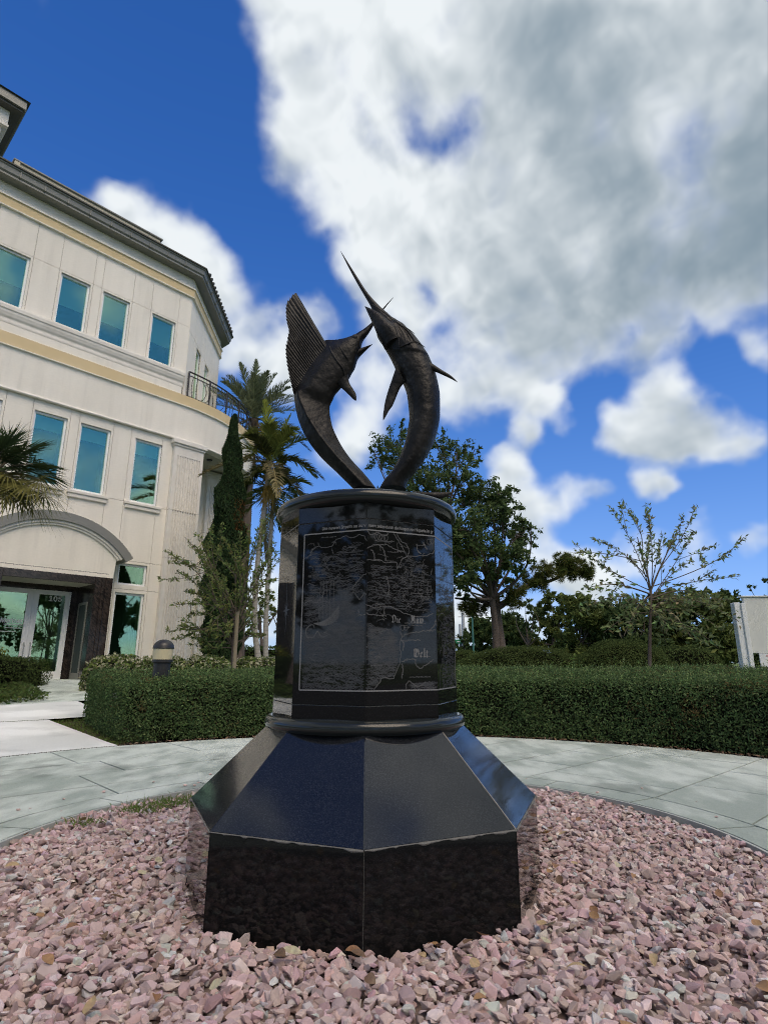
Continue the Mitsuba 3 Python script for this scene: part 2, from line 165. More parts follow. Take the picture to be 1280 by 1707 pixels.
def numbered(key):
    if key not in scene and not any(k.startswith(key + '__') for k in scene) and key not in labels:
        return key
    i = 1
    while f'{key}_{i:03d}' in scene or f'{key}_{i:03d}' in labels or any(k.startswith(f'{key}_{i:03d}__') for k in scene):
        i += 1
    return f'{key}_{i:03d}'


counts = {}


def part(parent, name):
    """Key of the next part of this name under its holder."""
    k = f'{parent}__{name}'
    i = counts.get(k, -1) + 1
    counts[k] = i
    return k if i == 0 else f'{k}_{i:03d}'


def put(key, m, bsdf, smooth=False, xform=None):
    color = None
    if isinstance(m, MB):
        color, m = m.colors(), m.mesh()
    if color is not None and smooth not in (False, True):
        smooth = True
    more = {}
    if xform is not None:
        more['to_world'] = xform
    scene[key] = mikit.ply(m, bsdf, smooth=smooth, color=color, **more)
    return key


def boxv(x0, x1, y0, y1, z0, z1):
    v = np.array([[x, y, z] for x in (x0, x1) for y in (y0, y1) for z in (z0, z1)], float)
    f = np.array([[0, 1, 3], [0, 3, 2], [4, 6, 7], [4, 7, 5], [0, 4, 5], [0, 5, 1], [2, 3, 7], [2, 7, 6], [0, 2, 6], [0, 6, 4], [1, 5, 7], [1, 7, 3]])
    return v, f


def cham(x0, x1, y0, y1, z0, z1, b):
    """A box with chamfered edges (convex hull of its 24 corner points)."""
    p = []
    for x, sx in ((x0, 1), (x1, -1)):
        for y, sy in ((y0, 1), (y1, -1)):
            for z, sz in ((z0, 1), (z1, -1)):
                p += [[x, y + sy * b, z + sz * b], [x + sx * b, y, z + sz * b], [x + sx * b, y + sy * b, z]]
    h = trimesh.convex.convex_hull(np.array(p))
    return np.array(h.vertices), np.array(h.faces)


def extrude(poly, h):
    ms = [trimesh.creation.extrude_polygon(g, h, engine='earcut') for g in getattr(poly, 'geoms', [poly]) if g.area > 1e-6]
    m = trimesh.util.concatenate(ms)
    return np.array(m.vertices), np.array(m.faces)


def frames(p):
    p = np.asarray(p, float)
    t = np.gradient(p, axis=0)
    t /= np.linalg.norm(t, axis=1, keepdims=True) + 1e-12
    a = np.cross(t, np.where(np.abs(t[:, 2:]) < 0.92, [0, 0, 1.0], [1.0, 0, 0]))
    a /= np.linalg.norm(a, axis=1, keepdims=True) + 1e-12
    return t, a, np.cross(t, a)


def tube(p, r, sides=7, cap=True):
    p = np.asarray(p, float)
    r = np.broadcast_to(np.asarray(r, float), (len(p),))
    t, a, b = frames(p)
    ang = np.arange(sides) * 2 * np.pi / sides
    v = p[:, None] + r[:, None, None] * (np.cos(ang)[None, :, None] * a[:, None] + np.sin(ang)[None, :, None] * b[:, None])
    i, j = np.meshgrid(np.arange(len(p) - 1), np.arange(sides), indexing='ij')
    q = np.stack([i * sides + j, i * sides + (j + 1) % sides, (i + 1) * sides + (j + 1) % sides, (i + 1) * sides + j], -1).reshape(-1, 4)
    f = np.vstack([q[:, [0, 1, 2]], q[:, [0, 2, 3]]])
    v = v.reshape(-1, 3)
    if cap:
        k = np.arange(1, sides - 1)
        e = (len(p) - 1) * sides
        f = np.vstack([f, np.stack([k * 0, k + 1, k], 1), np.stack([k * 0 + e, e + k, e + k + 1], 1)])
    return v, f


def lathe(profile, sides=48):
    """Profile of (radius, height) pairs turned about z."""
    pr = np.asarray(profile, float)
    ang = np.arange(sides) * 2 * np.pi / sides
    v = np.stack([pr[:, :1] * np.cos(ang), pr[:, :1] * np.sin(ang), np.repeat(pr[:, 1:], sides, 1)], -1).reshape(-1, 3)
    i, j = np.meshgrid(np.arange(len(pr) - 1), np.arange(sides), indexing='ij')
    q = np.stack([i * sides + j, i * sides + (j + 1) % sides, (i + 1) * sides + (j + 1) % sides, (i + 1) * sides + j], -1).reshape(-1, 4)
    return v, q


def smooth_path(p, n=24):
    p = np.asarray(p, float)
    s = np.r_[0, np.cumsum(np.linalg.norm(np.diff(p, axis=0), axis=1))]
    return PchipInterpolator(s, p)(np.linspace(0, s[-1], n))


def leaf_mesh(P, N, size, rng, aspect=0.55, fold=0.18, axis=None):
    """Leaves as folded diamonds: centres P, facing N, lying along random (or given) directions. Returns (v, f)."""
    n = len(P)
    N = N / (np.linalg.norm(N, axis=1, keepdims=True) + 1e-9)
    a = rng.normal(size=(n, 3)) if axis is None else axis + 0.0
    a -= N * (a * N).sum(1, keepdims=True)
    a /= np.linalg.norm(a, axis=1, keepdims=True) + 1e-9
    b = np.cross(N, a)
    L = (size * 0.5)[:, None]
    Wd = L * aspect
    v = np.stack([P - a * L, P + b * Wd + N * L * fold - a * L * 0.1, P + a * L, P - b * Wd + N * L * fold - a * L * 0.1], 1).reshape(-1, 3)
    k = np.arange(n)[:, None] * 4
    f = np.vstack([k + [[0, 1, 2]], k + [[0, 2, 3]]])
    return v, f


def jitter(base, n, rng, amt=0.25, hue=0.08):
    c = np.asarray(base, float)[None] * (1 + amt * rng.normal(size=(n, 1)).clip(-1.8, 2.2)) * (1 + hue * rng.normal(size=(n, 3)))
    return np.clip(c, 0.003, 0.95)


C0 = np.array([-0.05, 3.0])


def ground_z(x, y):
    r = np.hypot(np.asarray(x) - C0[0], np.asarray(y) - C0[1])
    return np.clip((r - 4.5) / 9, 0, 1) * 0.42


def unit(v):
    v = np.asarray(v, float)
    return v / np.linalg.norm(v)


# ------------------------------------------------------------------ materials
def two(b):
    return {'type': 'twosided', 'bsdf': b}


def prin(color, rough, **k):
    c = {'type': 'rgb', 'value': list(color)} if isinstance(color, (tuple, list)) else color
    return {'type': 'principled', 'base_color': c, 'roughness': rough, **k}


VC = {'type': 'mesh_attribute', 'name': 'vertex_color'}


def bump(inner, fn, scale, eps=2e-3):
    return {'type': 'bumpmap', 'arbitrary': proc(fn, eps), 'scale': scale, 'bsdf': inner}


M = scene
def speck(p, n, uv):
    g = noise(p.x * 420, p.y * 420, p.z * 420)
    g2 = noise(p.x * 900 + 7, p.y * 900, p.z * 900)
    s = smoothstep(0.62, 0.95, g) * 0.5 + smoothstep(0.75, 1.0, g2) * 0.6
    return mix((0.0055, 0.0058, 0.006), (0.034, 0.036, 0.04), s)
M['black_granite'] = two(prin(proc(speck), 0.035, specular=0.5))
def dusty(p, n, uv):
    return 0.045 + 0.05 * fbm(p.x * 6, p.y * 6, p.z * 6, 3)
def speck_dust(p, n, uv):
    g = noise(p.x * 500, p.y * 500, p.z * 500)
    d = fbm(p.x * 5, p.y * 5, p.z * 5 + 3, 3)
    return mix((0.007, 0.008, 0.010), (0.042, 0.045, 0.052), smoothstep(0.4, 1.0, g) * (0.35 + 0.8 * d))
M['sloped_granite'] = two(prin(proc(speck_dust), proc(dusty), specular=0.55))
M['rounded_granite'] = two(prin((0.014, 0.017, 0.017), 0.16, specular=0.4))
M['grout'] = two({'type': 'diffuse', 'reflectance': {'type': 'rgb', 'value': [0.16, 0.16, 0.15]}})
M['base_granite'] = two(prin(proc(speck), 0.05, specular=0.3))
M['engraving'] = two({'type': 'diffuse', 'reflectance': {'type': 'rgb', 'value': [0.105, 0.108, 0.112]}})
M['engraved_lettering'] = two({'type': 'diffuse', 'reflectance': {'type': 'rgb', 'value': [0.15, 0.155, 0.16]}})
M['engraved_frame'] = two({'type': 'diffuse', 'reflectance': {'type': 'rgb', 'value': [0.20, 0.205, 0.21]}})
M['engraving_faint'] = two({'type': 'diffuse', 'reflectance': {'type': 'rgb', 'value': [0.062, 0.066, 0.072]}})
def bronze_c(p, n, uv):
    a = fbm(p.x * 16, p.y * 16, p.z * 9, 4)
    b = noise(p.x * 70, p.y * 70, p.z * 50)
    c = mix((0.0045, 0.0043, 0.0041), (0.017, 0.016, 0.015), smoothstep(0.3, 0.75, a))
    return mix(c, (0.05, 0.048, 0.045), smoothstep(0.66, 0.9, b) * smoothstep(0.45, 0.7, a) * 0.8)
def bronze_h(p, n, uv):
    return fbm(p.x * 55, p.y * 55, p.z * 38, 3)
M['bronze'] = two(bump(prin(proc(bronze_c), 0.46, specular=0.22), bronze_h, 0.004))
M['bronze_dark'] = two(prin((0.006, 0.005, 0.005), 0.6))
def stucco_c(p, n, uv):
    a = fbm(p.x * 0.7, p.y * 0.7, p.z * 0.5, 3)
    s = fbm(p.x * 5, p.y * 5, p.z * 0.25, 3)
    g = noise(p.x * 30, p.y * 30, p.z * 30)
    return mix((0.78, 0.74, 0.65), (0.85, 0.815, 0.735), a) * (0.91 + 0.12 * s) * (0.96 + 0.06 * g) * (1 - 0.06 * smoothstep(0.55, 0.8, fbm(p.x * 9, p.y * 9, p.z * 0.5 + 5, 3)))
def stucco_h(p, n, uv):
    return fbm(p.x * 45, p.y * 45, p.z * 45, 2)
M['stucco'] = two(bump(prin(proc(stucco_c), 0.85, specular=0.2), stucco_h, 0.006))
def tan_c(p, n, uv):
    return mix((0.60, 0.475, 0.27), (0.68, 0.55, 0.34), fbm(p.x * 2, p.y * 2, p.z * 2, 3))
M['tan_stucco'] = two(prin(proc(tan_c), 0.85, specular=0.2))
def stone_c(p, n, uv):
    s = fbm(p.x * 7, p.y * 7, p.z * 0.35, 4)
    g = fbm(p.x * 9, p.y * 9, p.z * 9, 2)
    return mix((0.64, 0.605, 0.545), (0.82, 0.79, 0.725), s) * (0.92 + 0.12 * g)
M['cast_stone'] = two(prin(proc(stone_c), 0.8, specular=0.2))
M['soffit'] = two(prin((0.40, 0.385, 0.33), 0.85))
M['gutter_metal'] = two(prin((0.19, 0.195, 0.175), 0.45, metallic=0.2))
M['roof_tile'] = two(prin((0.085, 0.085, 0.075), 0.7))
M['portal_metal'] = two(prin((0.22, 0.22, 0.20), 0.5, metallic=0.2))
M['parapet_metal'] = two(prin((0.46, 0.42, 0.31), 0.6))
M['white_frame'] = two(prin((0.80, 0.82, 0.83), 0.4))
M['shadow_joint'] = two(prin((0.22, 0.205, 0.18), 0.9))
M['interior'] = two(prin((0.035, 0.05, 0.05), 0.8))
M['blind'] = two(prin((0.62, 0.74, 0.70), 0.8))
M['pane'] = {'type': 'blendbsdf', 'weight': 0.5, 'outer': {'type': 'thindielectric', 'specular_transmittance': {'type': 'rgb', 'value': [0.34, 0.60, 0.56]}},
             'coat': {'type': 'conductor', 'material': 'none', 'specular_reflectance': {'type': 'rgb', 'value': [0.46, 0.76, 0.46]}}}
M['iron'] = two(prin((0.012, 0.012, 0.013), 0.4))
def brown_c(p, n, uv):
    f1, f2, w = voronoi(p.x * 38 + p.z * 9, p.z * 38 + p.y * 31)
    g = noise(p.x * 90, p.y * 90, p.z * 90)
    return mix((0.013, 0.011, 0.0105), (0.062, 0.047, 0.04), smoothstep(0.2, 0.9, w) * (0.3 + 0.9 * g))
M['brown_granite'] = two(prin(proc(brown_c), 0.12, specular=0.5))
def conc_c(p, n, uv):
    a = fbm(p.x * 1.1, p.y * 1.1, 1, 4)
    b = fbm(p.x * 7, p.y * 3, 4, 4)
    g = noise(p.x * 140, p.y * 140, 0)
    c = mix((0.24, 0.283, 0.253), (0.415, 0.46, 0.423), smoothstep(0.32, 0.68, 0.45 * a + 0.55 * b))
    st = smoothstep(0.62, 0.8, fbm(p.x * 2.3 + 9, p.y * 2.3, 7, 4))
    return c * (0.93 + 0.14 * g) * (1 - 0.30 * st)
def conc_h(p, n, uv):
    return fbm(p.x * 16, p.y * 16, 2, 4) + 0.2 * noise(p.x * 160, p.y * 160, 0)
M['stamped_concrete'] = two(bump(prin(proc(conc_c), 0.7, specular=0.3), conc_h, 0.012))
M['dark_joint'] = two(prin((0.11, 0.115, 0.105), 0.9))
M['kerb_face'] = two(prin((0.30, 0.32, 0.30), 0.9))
def slab_c(p, n, uv):
    a = fbm(p.x * 1.4, p.y * 1.4, 5, 4)
    return mix((0.44, 0.46, 0.445), (0.57, 0.59, 0.575), smoothstep(0.3, 0.7, a)) * (1 - 0.12 * smoothstep(0.55, 0.75, fbm(p.x * 3 + 4, p.y * 3, 2, 4))) * (0.95 + 0.08 * noise(p.x * 90, p.y * 90, 0))
M['pale_concrete'] = two(prin(proc(slab_c), 0.8, specular=0.2))
def soil_c(p, n, uv):
    return mix((0.02, 0.015, 0.011), (0.075, 0.055, 0.04), fbm(p.x * 22, p.y * 22, p.z * 22, 4))
def bed_c(p, n, uv):
    return mix((0.07, 0.05, 0.042), (0.26, 0.195, 0.175), fbm(p.x * 60, p.y * 60, p.z * 60, 3))
M['stone_dust'] = two(prin(proc(bed_c), 0.95))
M['soil'] = two(prin(proc(soil_c), 0.95))
def lawn_c(p, n, uv):
    return mix((0.045, 0.075, 0.018), (0.09, 0.13, 0.035), fbm(p.x * 5, p.y * 5, 0, 4))
M['lawn_green'] = two(prin(proc(lawn_c), 0.9))
M['stone_chip'] = two(prin(VC, 0.75, specular=0.3))
M['leaf'] = {'type': 'principledthin', 'base_color': VC, 'roughness': 0.5, 'diff_trans': 0.7, 'spec_trans': 0.0}
M['glossy_leaf'] = {'type': 'principledthin', 'base_color': VC, 'roughness': 0.32, 'diff_trans': 0.5, 'spec_trans': 0.0}
M['dead_leaf'] = two(prin(VC, 0.6))
def bark_c(p, n, uv):
    return mix((0.045, 0.034, 0.028), (0.155, 0.122, 0.105), fbm(p.x * 12, p.y * 12, p.z * 3.5, 4))
M['bark'] = two(prin(proc(bark_c), 0.9))
def palmbark_c(p, n, uv):
    ring = smoothstep(0.3, 0.5, dr.abs(p.z * 9 - dr.floor(p.z * 9) - 0.5))
    return mix((0.24, 0.225, 0.20), (0.40, 0.39, 0.36), fbm(p.x * 20, p.y * 20, p.z * 6, 3)) * (1 - 0.25 * ring)
M['palm_bark'] = two(prin(proc(palmbark_c), 0.85))
M['twig'] = two(prin((0.10, 0.08, 0.06), 0.85))
M['stake_wood'] = two(prin((0.26, 0.22, 0.15), 0.85))
M['dark_metal'] = two(prin((0.018, 0.018, 0.018), 0.4))
M['lamp_lens'] = two(prin((0.48, 0.43, 0.28), 0.25))
M['sign_white'] = two(prin((0.66, 0.69, 0.70), 0.5))
M['sign_grey'] = two(prin((0.58, 0.60, 0.57), 0.6))
M['red_print'] = two(prin((0.45, 0.10, 0.10), 0.6))
M['galvanised'] = two(prin((0.42, 0.44, 0.44), 0.5, metallic=0.3))
M['teal_paint'] = two(prin((0.05, 0.16, 0.14), 0.5))
M['sign_green'] = two(prin((0.02, 0.22, 0.10), 0.5))
M['yellow_paint'] = two(prin((0.75, 0.55, 0.05), 0.5))
M['car_paint'] = two(prin((0.72, 0.74, 0.76), 0.25, clearcoat=0.6))
M['car_glass'] = two(prin((0.02, 0.04, 0.09), 0.05, specular=0.7))
M['rubber'] = two(prin((0.015, 0.015, 0.015), 0.8))
M['white_print'] = two(prin((0.8, 0.82, 0.82), 0.5))
M['asphalt'] = two(prin((0.05, 0.05, 0.052), 0.9))

# ------------------------------------------------------------------ the ground
def build_ground():
    rr = np.r_[0, 1.0, 1.9, 3, 4.5, np.linspace(5, 14, 19), 18, 25, 40, 70, 140, 300, 700, 1600]
    th = np.linspace(0, 2 * np.pi, 97)[:-1]
    v = np.array([[C0[0] + r * np.cos(a), C0[1] + r * np.sin(a), 0] for r in rr for a in th])
    v[:, 2] = ground_z(v[:, 0], v[:, 1]) - 0.03
    n = len(th)
    i, j = np.meshgrid(np.arange(len(rr) - 1), np.arange(n), indexing='ij')
    q = np.stack([i * n + j, (i + 1) * n + j, (i + 1) * n + (j + 1) % n, i * n + (j + 1) % n], -1).reshape(-1, 4)
    rad = rr[i.ravel()]
    near, far = q[rad < 6.9], q[rad >= 6.9]
    put('planting_soil', MB().add(v, near), 'soil')
    tag('planting_soil', kind='structure')
    put('lawn', MB().add(v, far), 'lawn_green', smooth=True)
    tag('lawn', kind='structure')


def ring_poly(r0, r1, a0=0, a1=360, n=180):
    a = np.radians(np.linspace(a0, a1, n))
    o = [(C0[0] + r1 * np.sin(x), C0[1] + r1 * np.cos(x)) for x in a]
    i = [(C0[0] + r0 * np.sin(x), C0[1] + r0 * np.cos(x)) for x in a[::-1]]
    return Polygon(o + i)


def build_pavement():
    """A ring of stamped concrete round the gravel: a border band and large ashlar slabs with shallow joints."""
    base = Point(*C0).buffer(4.36, 96).difference(Point(*C0).buffer(1.80, 96))
    v, f = extrude(base, 0.05)
    v[:, 2] -= 0.042
    put('pavement', MB().add(v, f), 'dark_joint')
    tag('pavement', kind='structure')
    ring = Point(*C0).buffer(1.802, 96).difference(Point(*C0).buffer(1.786, 96))
    v, f = extrude(ring, 0.06)
    v[:, 2] -= 0.042
    put(part('pavement', 'kerb_face'), MB().add(v, f), 'kerb_face')
    rng = np.random.default_rng(3)

    def slab(poly, dz):
        poly = poly.buffer(-0.006, join_style=2)
        for g in getattr(poly, 'geoms', [poly]):
            if g.is_empty or g.area < 0.004:
                continue
            v, f = extrude(g, 0.012)
            v[:, 2] += 0.0085 + dz
            put(part('pavement', 'slab'), MB().add(v, f), 'stamped_concrete')
    for k in range(18):
        slab(ring_poly(1.8, 2.04, k * 20, k * 20 + 20, 12), 0.0)
    field = Point(*C0).buffer(4.35, 96).difference(Point(*C0).buffer(2.04, 96))
    rows = np.array([0.62, 0.95, 0.5, 0.8, 1.05])
    y, k = -5.0, 0
    while y < 5.0:
        h = rows[k % 5]
        x = -5.2 + rng.uniform(0, 1)
        while x < 5.2:
            w = rng.choice([0.75, 1.1, 1.5, 1.9])
            cells = [sbox(x, y, x + w, y + h)]
            if h > 0.9 and rng.random() < 0.5:
                cells = [sbox(x, y, x + w, y + h * 0.55), sbox(x, y + h * 0.55, x + w, y + h)]
            for c in cells:
                p = affinity.translate(affinity.rotate(c, 43, origin=(0, 0)), *C0).intersection(field)
                if not p.is_empty:
                    slab(p, rng.uniform(-0.0012, 0.0012))
            x += w
        y += h
        k += 1


def draped(key, poly, lift, mat, cell=0.5):
    m = trimesh.creation.triangulate_polygon(poly, engine='earcut')
    v = np.c_[m[0], np.zeros(len(m[0]))]
    t = trimesh.Trimesh(v, m[1], process=True).subdivide_to_size(cell)
    v, f = np.array(t.vertices), np.array(t.faces)
    v[:, 2] = ground_z(v[:, 0], v[:, 1]) + lift
    put(key, MB().add(v, f), mat)


def build_walk():
    arc = [(C0[0] + 4.37 * math.sin(a), C0[1] + 4.37 * math.cos(a)) for a in np.radians(np.linspace(-64, -38.3, 14))]
    draped('walkway', Polygon(arc + [(-4.44, 8.10), (-6.2, 6.6), (-5.2, 4.4)]), 0.022, 'pale_concrete')
    tag('walkway', kind='structure')
    draped(part('walkway', 'slab'), Polygon([(-4.46, 8.12), (-3.9, 8.7), (-5.2, 10.30), (-5.95, 9.36), (-8.6, 6.9), (-7.2, 5.5), (-6.21, 6.62)]), 0.024, 'pale_concrete')
    draped('entrance_path', Polygon([(-5.2, 10.31), (-4.6, 11.0), (-6.6, 15.8), (-8.2, 16.4), (-9.4, 14.6), (-7.42, 12.4), (-5.95, 9.37)]), 0.02, 'stamped_concrete')
    tag('entrance_path', kind='structure')


MON = np.array([-0.0831, 2.7345])
PHI = 0.0287


def build_gravel():
    rng = np.random.default_rng(12)
    # bed of soil under the stones
    v, f = extrude(Point(*C0).buffer(1.80, 64), 0.02)
    v[:, 2] -= 0.048
    put('gravel_bed', MB().add(v, f), 'stone_dust')
    tag('gravel_bed', kind='structure')
    protos = []
    for k in range(28):
        p = rng.normal(size=(13 + k % 5, 3))
        p /= np.linalg.norm(p, axis=1, keepdims=True)
        p = np.sign(p) * np.abs(p) ** 0.8
        p *= [1.0, rng.uniform(0.6, 0.9), rng.uniform(0.32, 0.52)]
        p *= rng.uniform(0.8, 1.1, size=(len(p), 1))
        h = trimesh.convex.convex_hull(p)
        protos.append((np.array(h.vertices), np.array(h.faces)))
    mb = MB()
    layers = [(8500, 0.019, -0.026), (11500, 0.0190, -0.012), (3200, 0.011, -0.004), (2500, 0.0215, -0.003)]
    for cnt, s0, zz in layers:
        r = 1.80 * np.sqrt(rng.random(cnt * 2))
        a = rng.random(cnt * 2) * 2 * np.pi
        x, y = C0[0] + r * np.cos(a), C0[1] + r * np.sin(a)
        ok = (np.hypot(x - MON[0], y - MON[1]) > 0.71)
        x, y = x[ok][:cnt], y[ok][:cnt]
        hump = meshkit.fbm(np.stack([x * 2.2, y * 2.2, 0 * x], 1), 3, 4)
        rad = np.hypot(x - C0[0], y - C0[1])
        z = zz + 0.045 * (hump - 0.5) - 0.004 * np.clip((rad - 1.7) / 0.1, 0, 1)
        tone = rng.random(len(x))
        for i in range(len(x)):
            pv, pf = protos[rng.integers(len(protos))]
            s = s0 * rng.uniform(0.62, 1.45)
            q = rng.normal(size=4)
            q /= np.linalg.norm(q)
            q = q * [1, 0.22, 0.22, 1]
            q /= np.linalg.norm(q)
            w, a1, b1, c1 = q
            R = np.array([[1 - 2 * (b1 * b1 + c1 * c1), 2 * (a1 * b1 - c1 * w), 2 * (a1 * c1 + b1 * w)], [2 * (a1 * b1 + c1 * w), 1 - 2 * (a1 * a1 + c1 * c1), 2 * (b1 * c1 - a1 * w)],
                          [2 * (a1 * c1 - b1 * w), 2 * (b1 * c1 + a1 * w), 1 - 2 * (a1 * a1 + b1 * b1)]])
            vv = pv @ (R.T * s) + [x[i], y[i], z[i] + s * 0.25]
            u = tone[i]
            base = np.array([0.445, 0.335, 0.325]) if u < 0.62 else np.array([0.54, 0.46, 0.44]) if u < 0.80 else np.array([0.37, 0.265, 0.245]) if u < 0.95 else np.array([0.50, 0.50, 0.49])
            c = base * rng.uniform(0.66, 1.12) * (1 + 0.04 * rng.normal(size=3))
            cc = np.tile(c, (len(pv), 1)) * (1 + 0.07 * rng.normal(size=(len(pv), 1)))
            # split vertices so that faces stay crisp
            ff = pf
            mb.add(vv, ff, np.clip(cc, 0.02, 0.8))
    for _ in range(70):             # a few chips kicked out on to the paving
        a, r = rng.uniform(0, 6.28), 1.82 + abs(rng.normal()) * 0.35
        pv, pf = protos[rng.integers(len(protos))]
        s = rng.uniform(0.004, 0.016)
        mb.add(pv * s + [C0[0] + r * math.cos(a), C0[1] + r * math.sin(a), 0.0205 + s * 0.4], pf, np.clip(np.tile(np.array([0.48, 0.36, 0.33]) * rng.uniform(0.7, 1.1), (len(pv), 1)), 0, 1))
    put('pink_gravel', mb, 'stone_chip', smooth=False)
    tag('pink_gravel', 'loose crushed pink stone chips filling the round bed at the foot of the pedestal', 'gravel', kind='stuff')


def build_fallen_leaves():
    rng = np.random.default_rng(77)
    tones = [(0.20, 0.105, 0.05), (0.33, 0.24, 0.13), (0.26, 0.15, 0.07), (0.36, 0.33, 0.22), (0.12, 0.075, 0.045)]
    spots = []
    while len(spots) < 110:
        a, r = rng.uniform(0, 2 * np.pi), 0.76 + 1.0 * rng.random() ** 1.5
        x, y = MON[0] + r * math.cos(a), MON[1] + r * math.sin(a)
        if math.hypot(x - C0[0], y - C0[1]) < 1.75 and y < 4.2:
            spots.append((x, y))
    for i, (x, y) in enumerate(spots):
        L, Wd = rng.uniform(0.032, 0.062), rng.uniform(0.010, 0.018)
        s = np.linspace(-1, 1, 9)
        prof = Wd * (1 - np.abs(s) ** 2.2)
        curl = rng.uniform(-0.5, 0.7)
        v = np.vstack([np.stack([s * L / 2, e * prof, curl * L * 0.35 * s * s + 0.35 * np.abs(e) * prof], 1) for e in (-1, 0, 1)])
        f = [[k, k + 1, 9 + k + 1, 9 + k] for k in range(8)] + [[9 + k, 9 + k + 1, 18 + k + 1, 18 + k] for k in range(8)]
        R = trimesh.transformations.euler_matrix(rng.uniform(-0.5, 0.5), rng.uniform(-0.45, 0.45), rng.uniform(0, 6.28))[:3, :3]
        hump = float(meshkit.fbm(np.array([[x * 2.2, y * 2.2, 0]]), 3, 4)[0])
        v = v @ R.T + [x, y, 0.030 + 0.045 * (hump - 0.5)]
        key = numbered('dry_leaf')
        put(key, MB().add(v, f, jitter(tones[rng.integers(5)], 27, rng, 0.1, 0.03)), 'dead_leaf', smooth=True)
        tag(key, 'small dry curled leaf fallen on the pink stone chips around the pedestal', 'leaf', 'dry leaves on the gravel')


def build_weeds():
    rng = np.random.default_rng(8)
    mb = MB()
    for cx, cy, n, sp in ((-1.33, 3.88, 240, 0.11), (-1.44, 3.72, 140, 0.09), (-1.62, 3.44, 60, 0.07), (-1.2, 4.02, 90, 0.08)):
        for _ in range(n):
            x, y = cx + rng.normal() * sp * 0.8, cy + rng.normal() * sp * 0.6
            if math.hypot(x - C0[0], y - C0[1]) > 1.84:
                continue
            L = rng.uniform(0.015, 0.05) * (1.9 if rng.random() < 0.06 else 1)
            d = unit([rng.normal() * 0.6, rng.normal() * 0.6, 1])
            w = unit(np.cross(d, [rng.normal(), rng.normal(), 0.1])) * 0.0028
            p = np.array([x, y, 0.012])
            tip = p + d * L + np.array([d[0], d[1], -0.3]) * L * 0.35
            mb.add([p - w, p + w, p + d * L * 0.6 + w * 0.8, p + d * L * 0.6 - w * 0.8, tip], [[0, 1, 2], [0, 2, 3], [3, 2, 4]], jitter((0.13, 0.19, 0.05), 5, rng, 0.2, 0.08))
    put('weed_tuft', mb, 'leaf')
    tag('weed_tuft', 'low green weeds growing along the kerb at the left edge of the gravel', 'grass', kind='stuff')
    # leaf litter along the foot of the hedges
    mb = MB()
    n = 2600
    a = np.radians(rng.uniform(-38, 64, n))
    r = 4.30 + np.abs(rng.normal(size=n)) * 0.17
    x, y = C0[0] + r * np.sin(a), C0[1] + r * np.cos(a)
    P = np.stack([x, y, np.where(r < 4.37, 0.026, -0.012) + rng.random(n) * 0.015], 1)
    N = rng.normal(size=(n, 3)) * 0.35 + [0, 0, 1]
    v, f = leaf_mesh(P, N, rng.uniform(0.015, 0.05, n), rng, 0.45)
    c = np.repeat(jitter((0.15, 0.095, 0.055), n, rng, 0.4, 0.08), 4, 0)
    mb.add(v, f, c)
    put('leaf_litter', mb, 'dead_leaf')
    tag('leaf_litter', 'brown leaf litter scattered along the foot of the clipped hedges', 'leaf litter', kind='stuff')


build_ground()
build_pavement()
build_walk()
build_gravel()
build_fallen_leaves()
build_weeds()

# ------------------------------------------------------------------ the pedestal
def octv(r, z, i, phi=PHI):
    a = phi + i * math.pi / 4
    return np.array([MON[0] + r * math.sin(a), MON[1] - r * math.cos(a), z])


def prism(p, r0, z0, r1, z1, i, gap=0.0022, thick=0.03, bev=0.002):
    """One granite slab of face i between octagons (r0, z0) and (r1, z1): front face outward, edges chamfered, joints left open."""
    A, B, C, D = octv(r0, z0, i), octv(r0, z0, i + 1), octv(r1, z1, i + 1), octv(r1, z1, i)
    n = np.cross(B - A, D - A)
    n = n / np.linalg.norm(n)
    mid = (A + B + C + D) / 4
    if n @ (mid - np.array([MON[0], MON[1], mid[2]])) < 0 and abs(n[2]) < 0.99:
        n = -n
    quad = np.array([A, B, C, D])

    def shrink(q, g):
        out = []
        for k in range(4):
            e1, e2 = unit(q[(k + 1) % 4] - q[k]), unit(q[(k - 1) % 4] - q[k])
            s = np.linalg.norm(np.cross(e1, e2))
            out.append(q[k] + (e1 + e2) * g / s)
        return np.array(out)
    f0 = shrink(quad, gap + bev)
    f1 = shrink(quad, gap) - n * bev
    f2 = f1 - n * (thick - bev)
    v = np.vstack([f0, f1, f2])
    h = trimesh.convex.convex_hull(v)
    return (np.array(h.vertices), np.array(h.faces)), quad, n


def ring_profile(r, z0, z1, inner):
    """A half-round moulding."""
    h = (z1 - z0) / 2
    a = np.linspace(-np.pi / 2, np.pi / 2, 13)
    return [(inner, z0)] + [(r - h + h * math.cos(x), (z0 + z1) / 2 + h * math.sin(x)) for x in a] + [(inner, z1)]


RS = 0.414


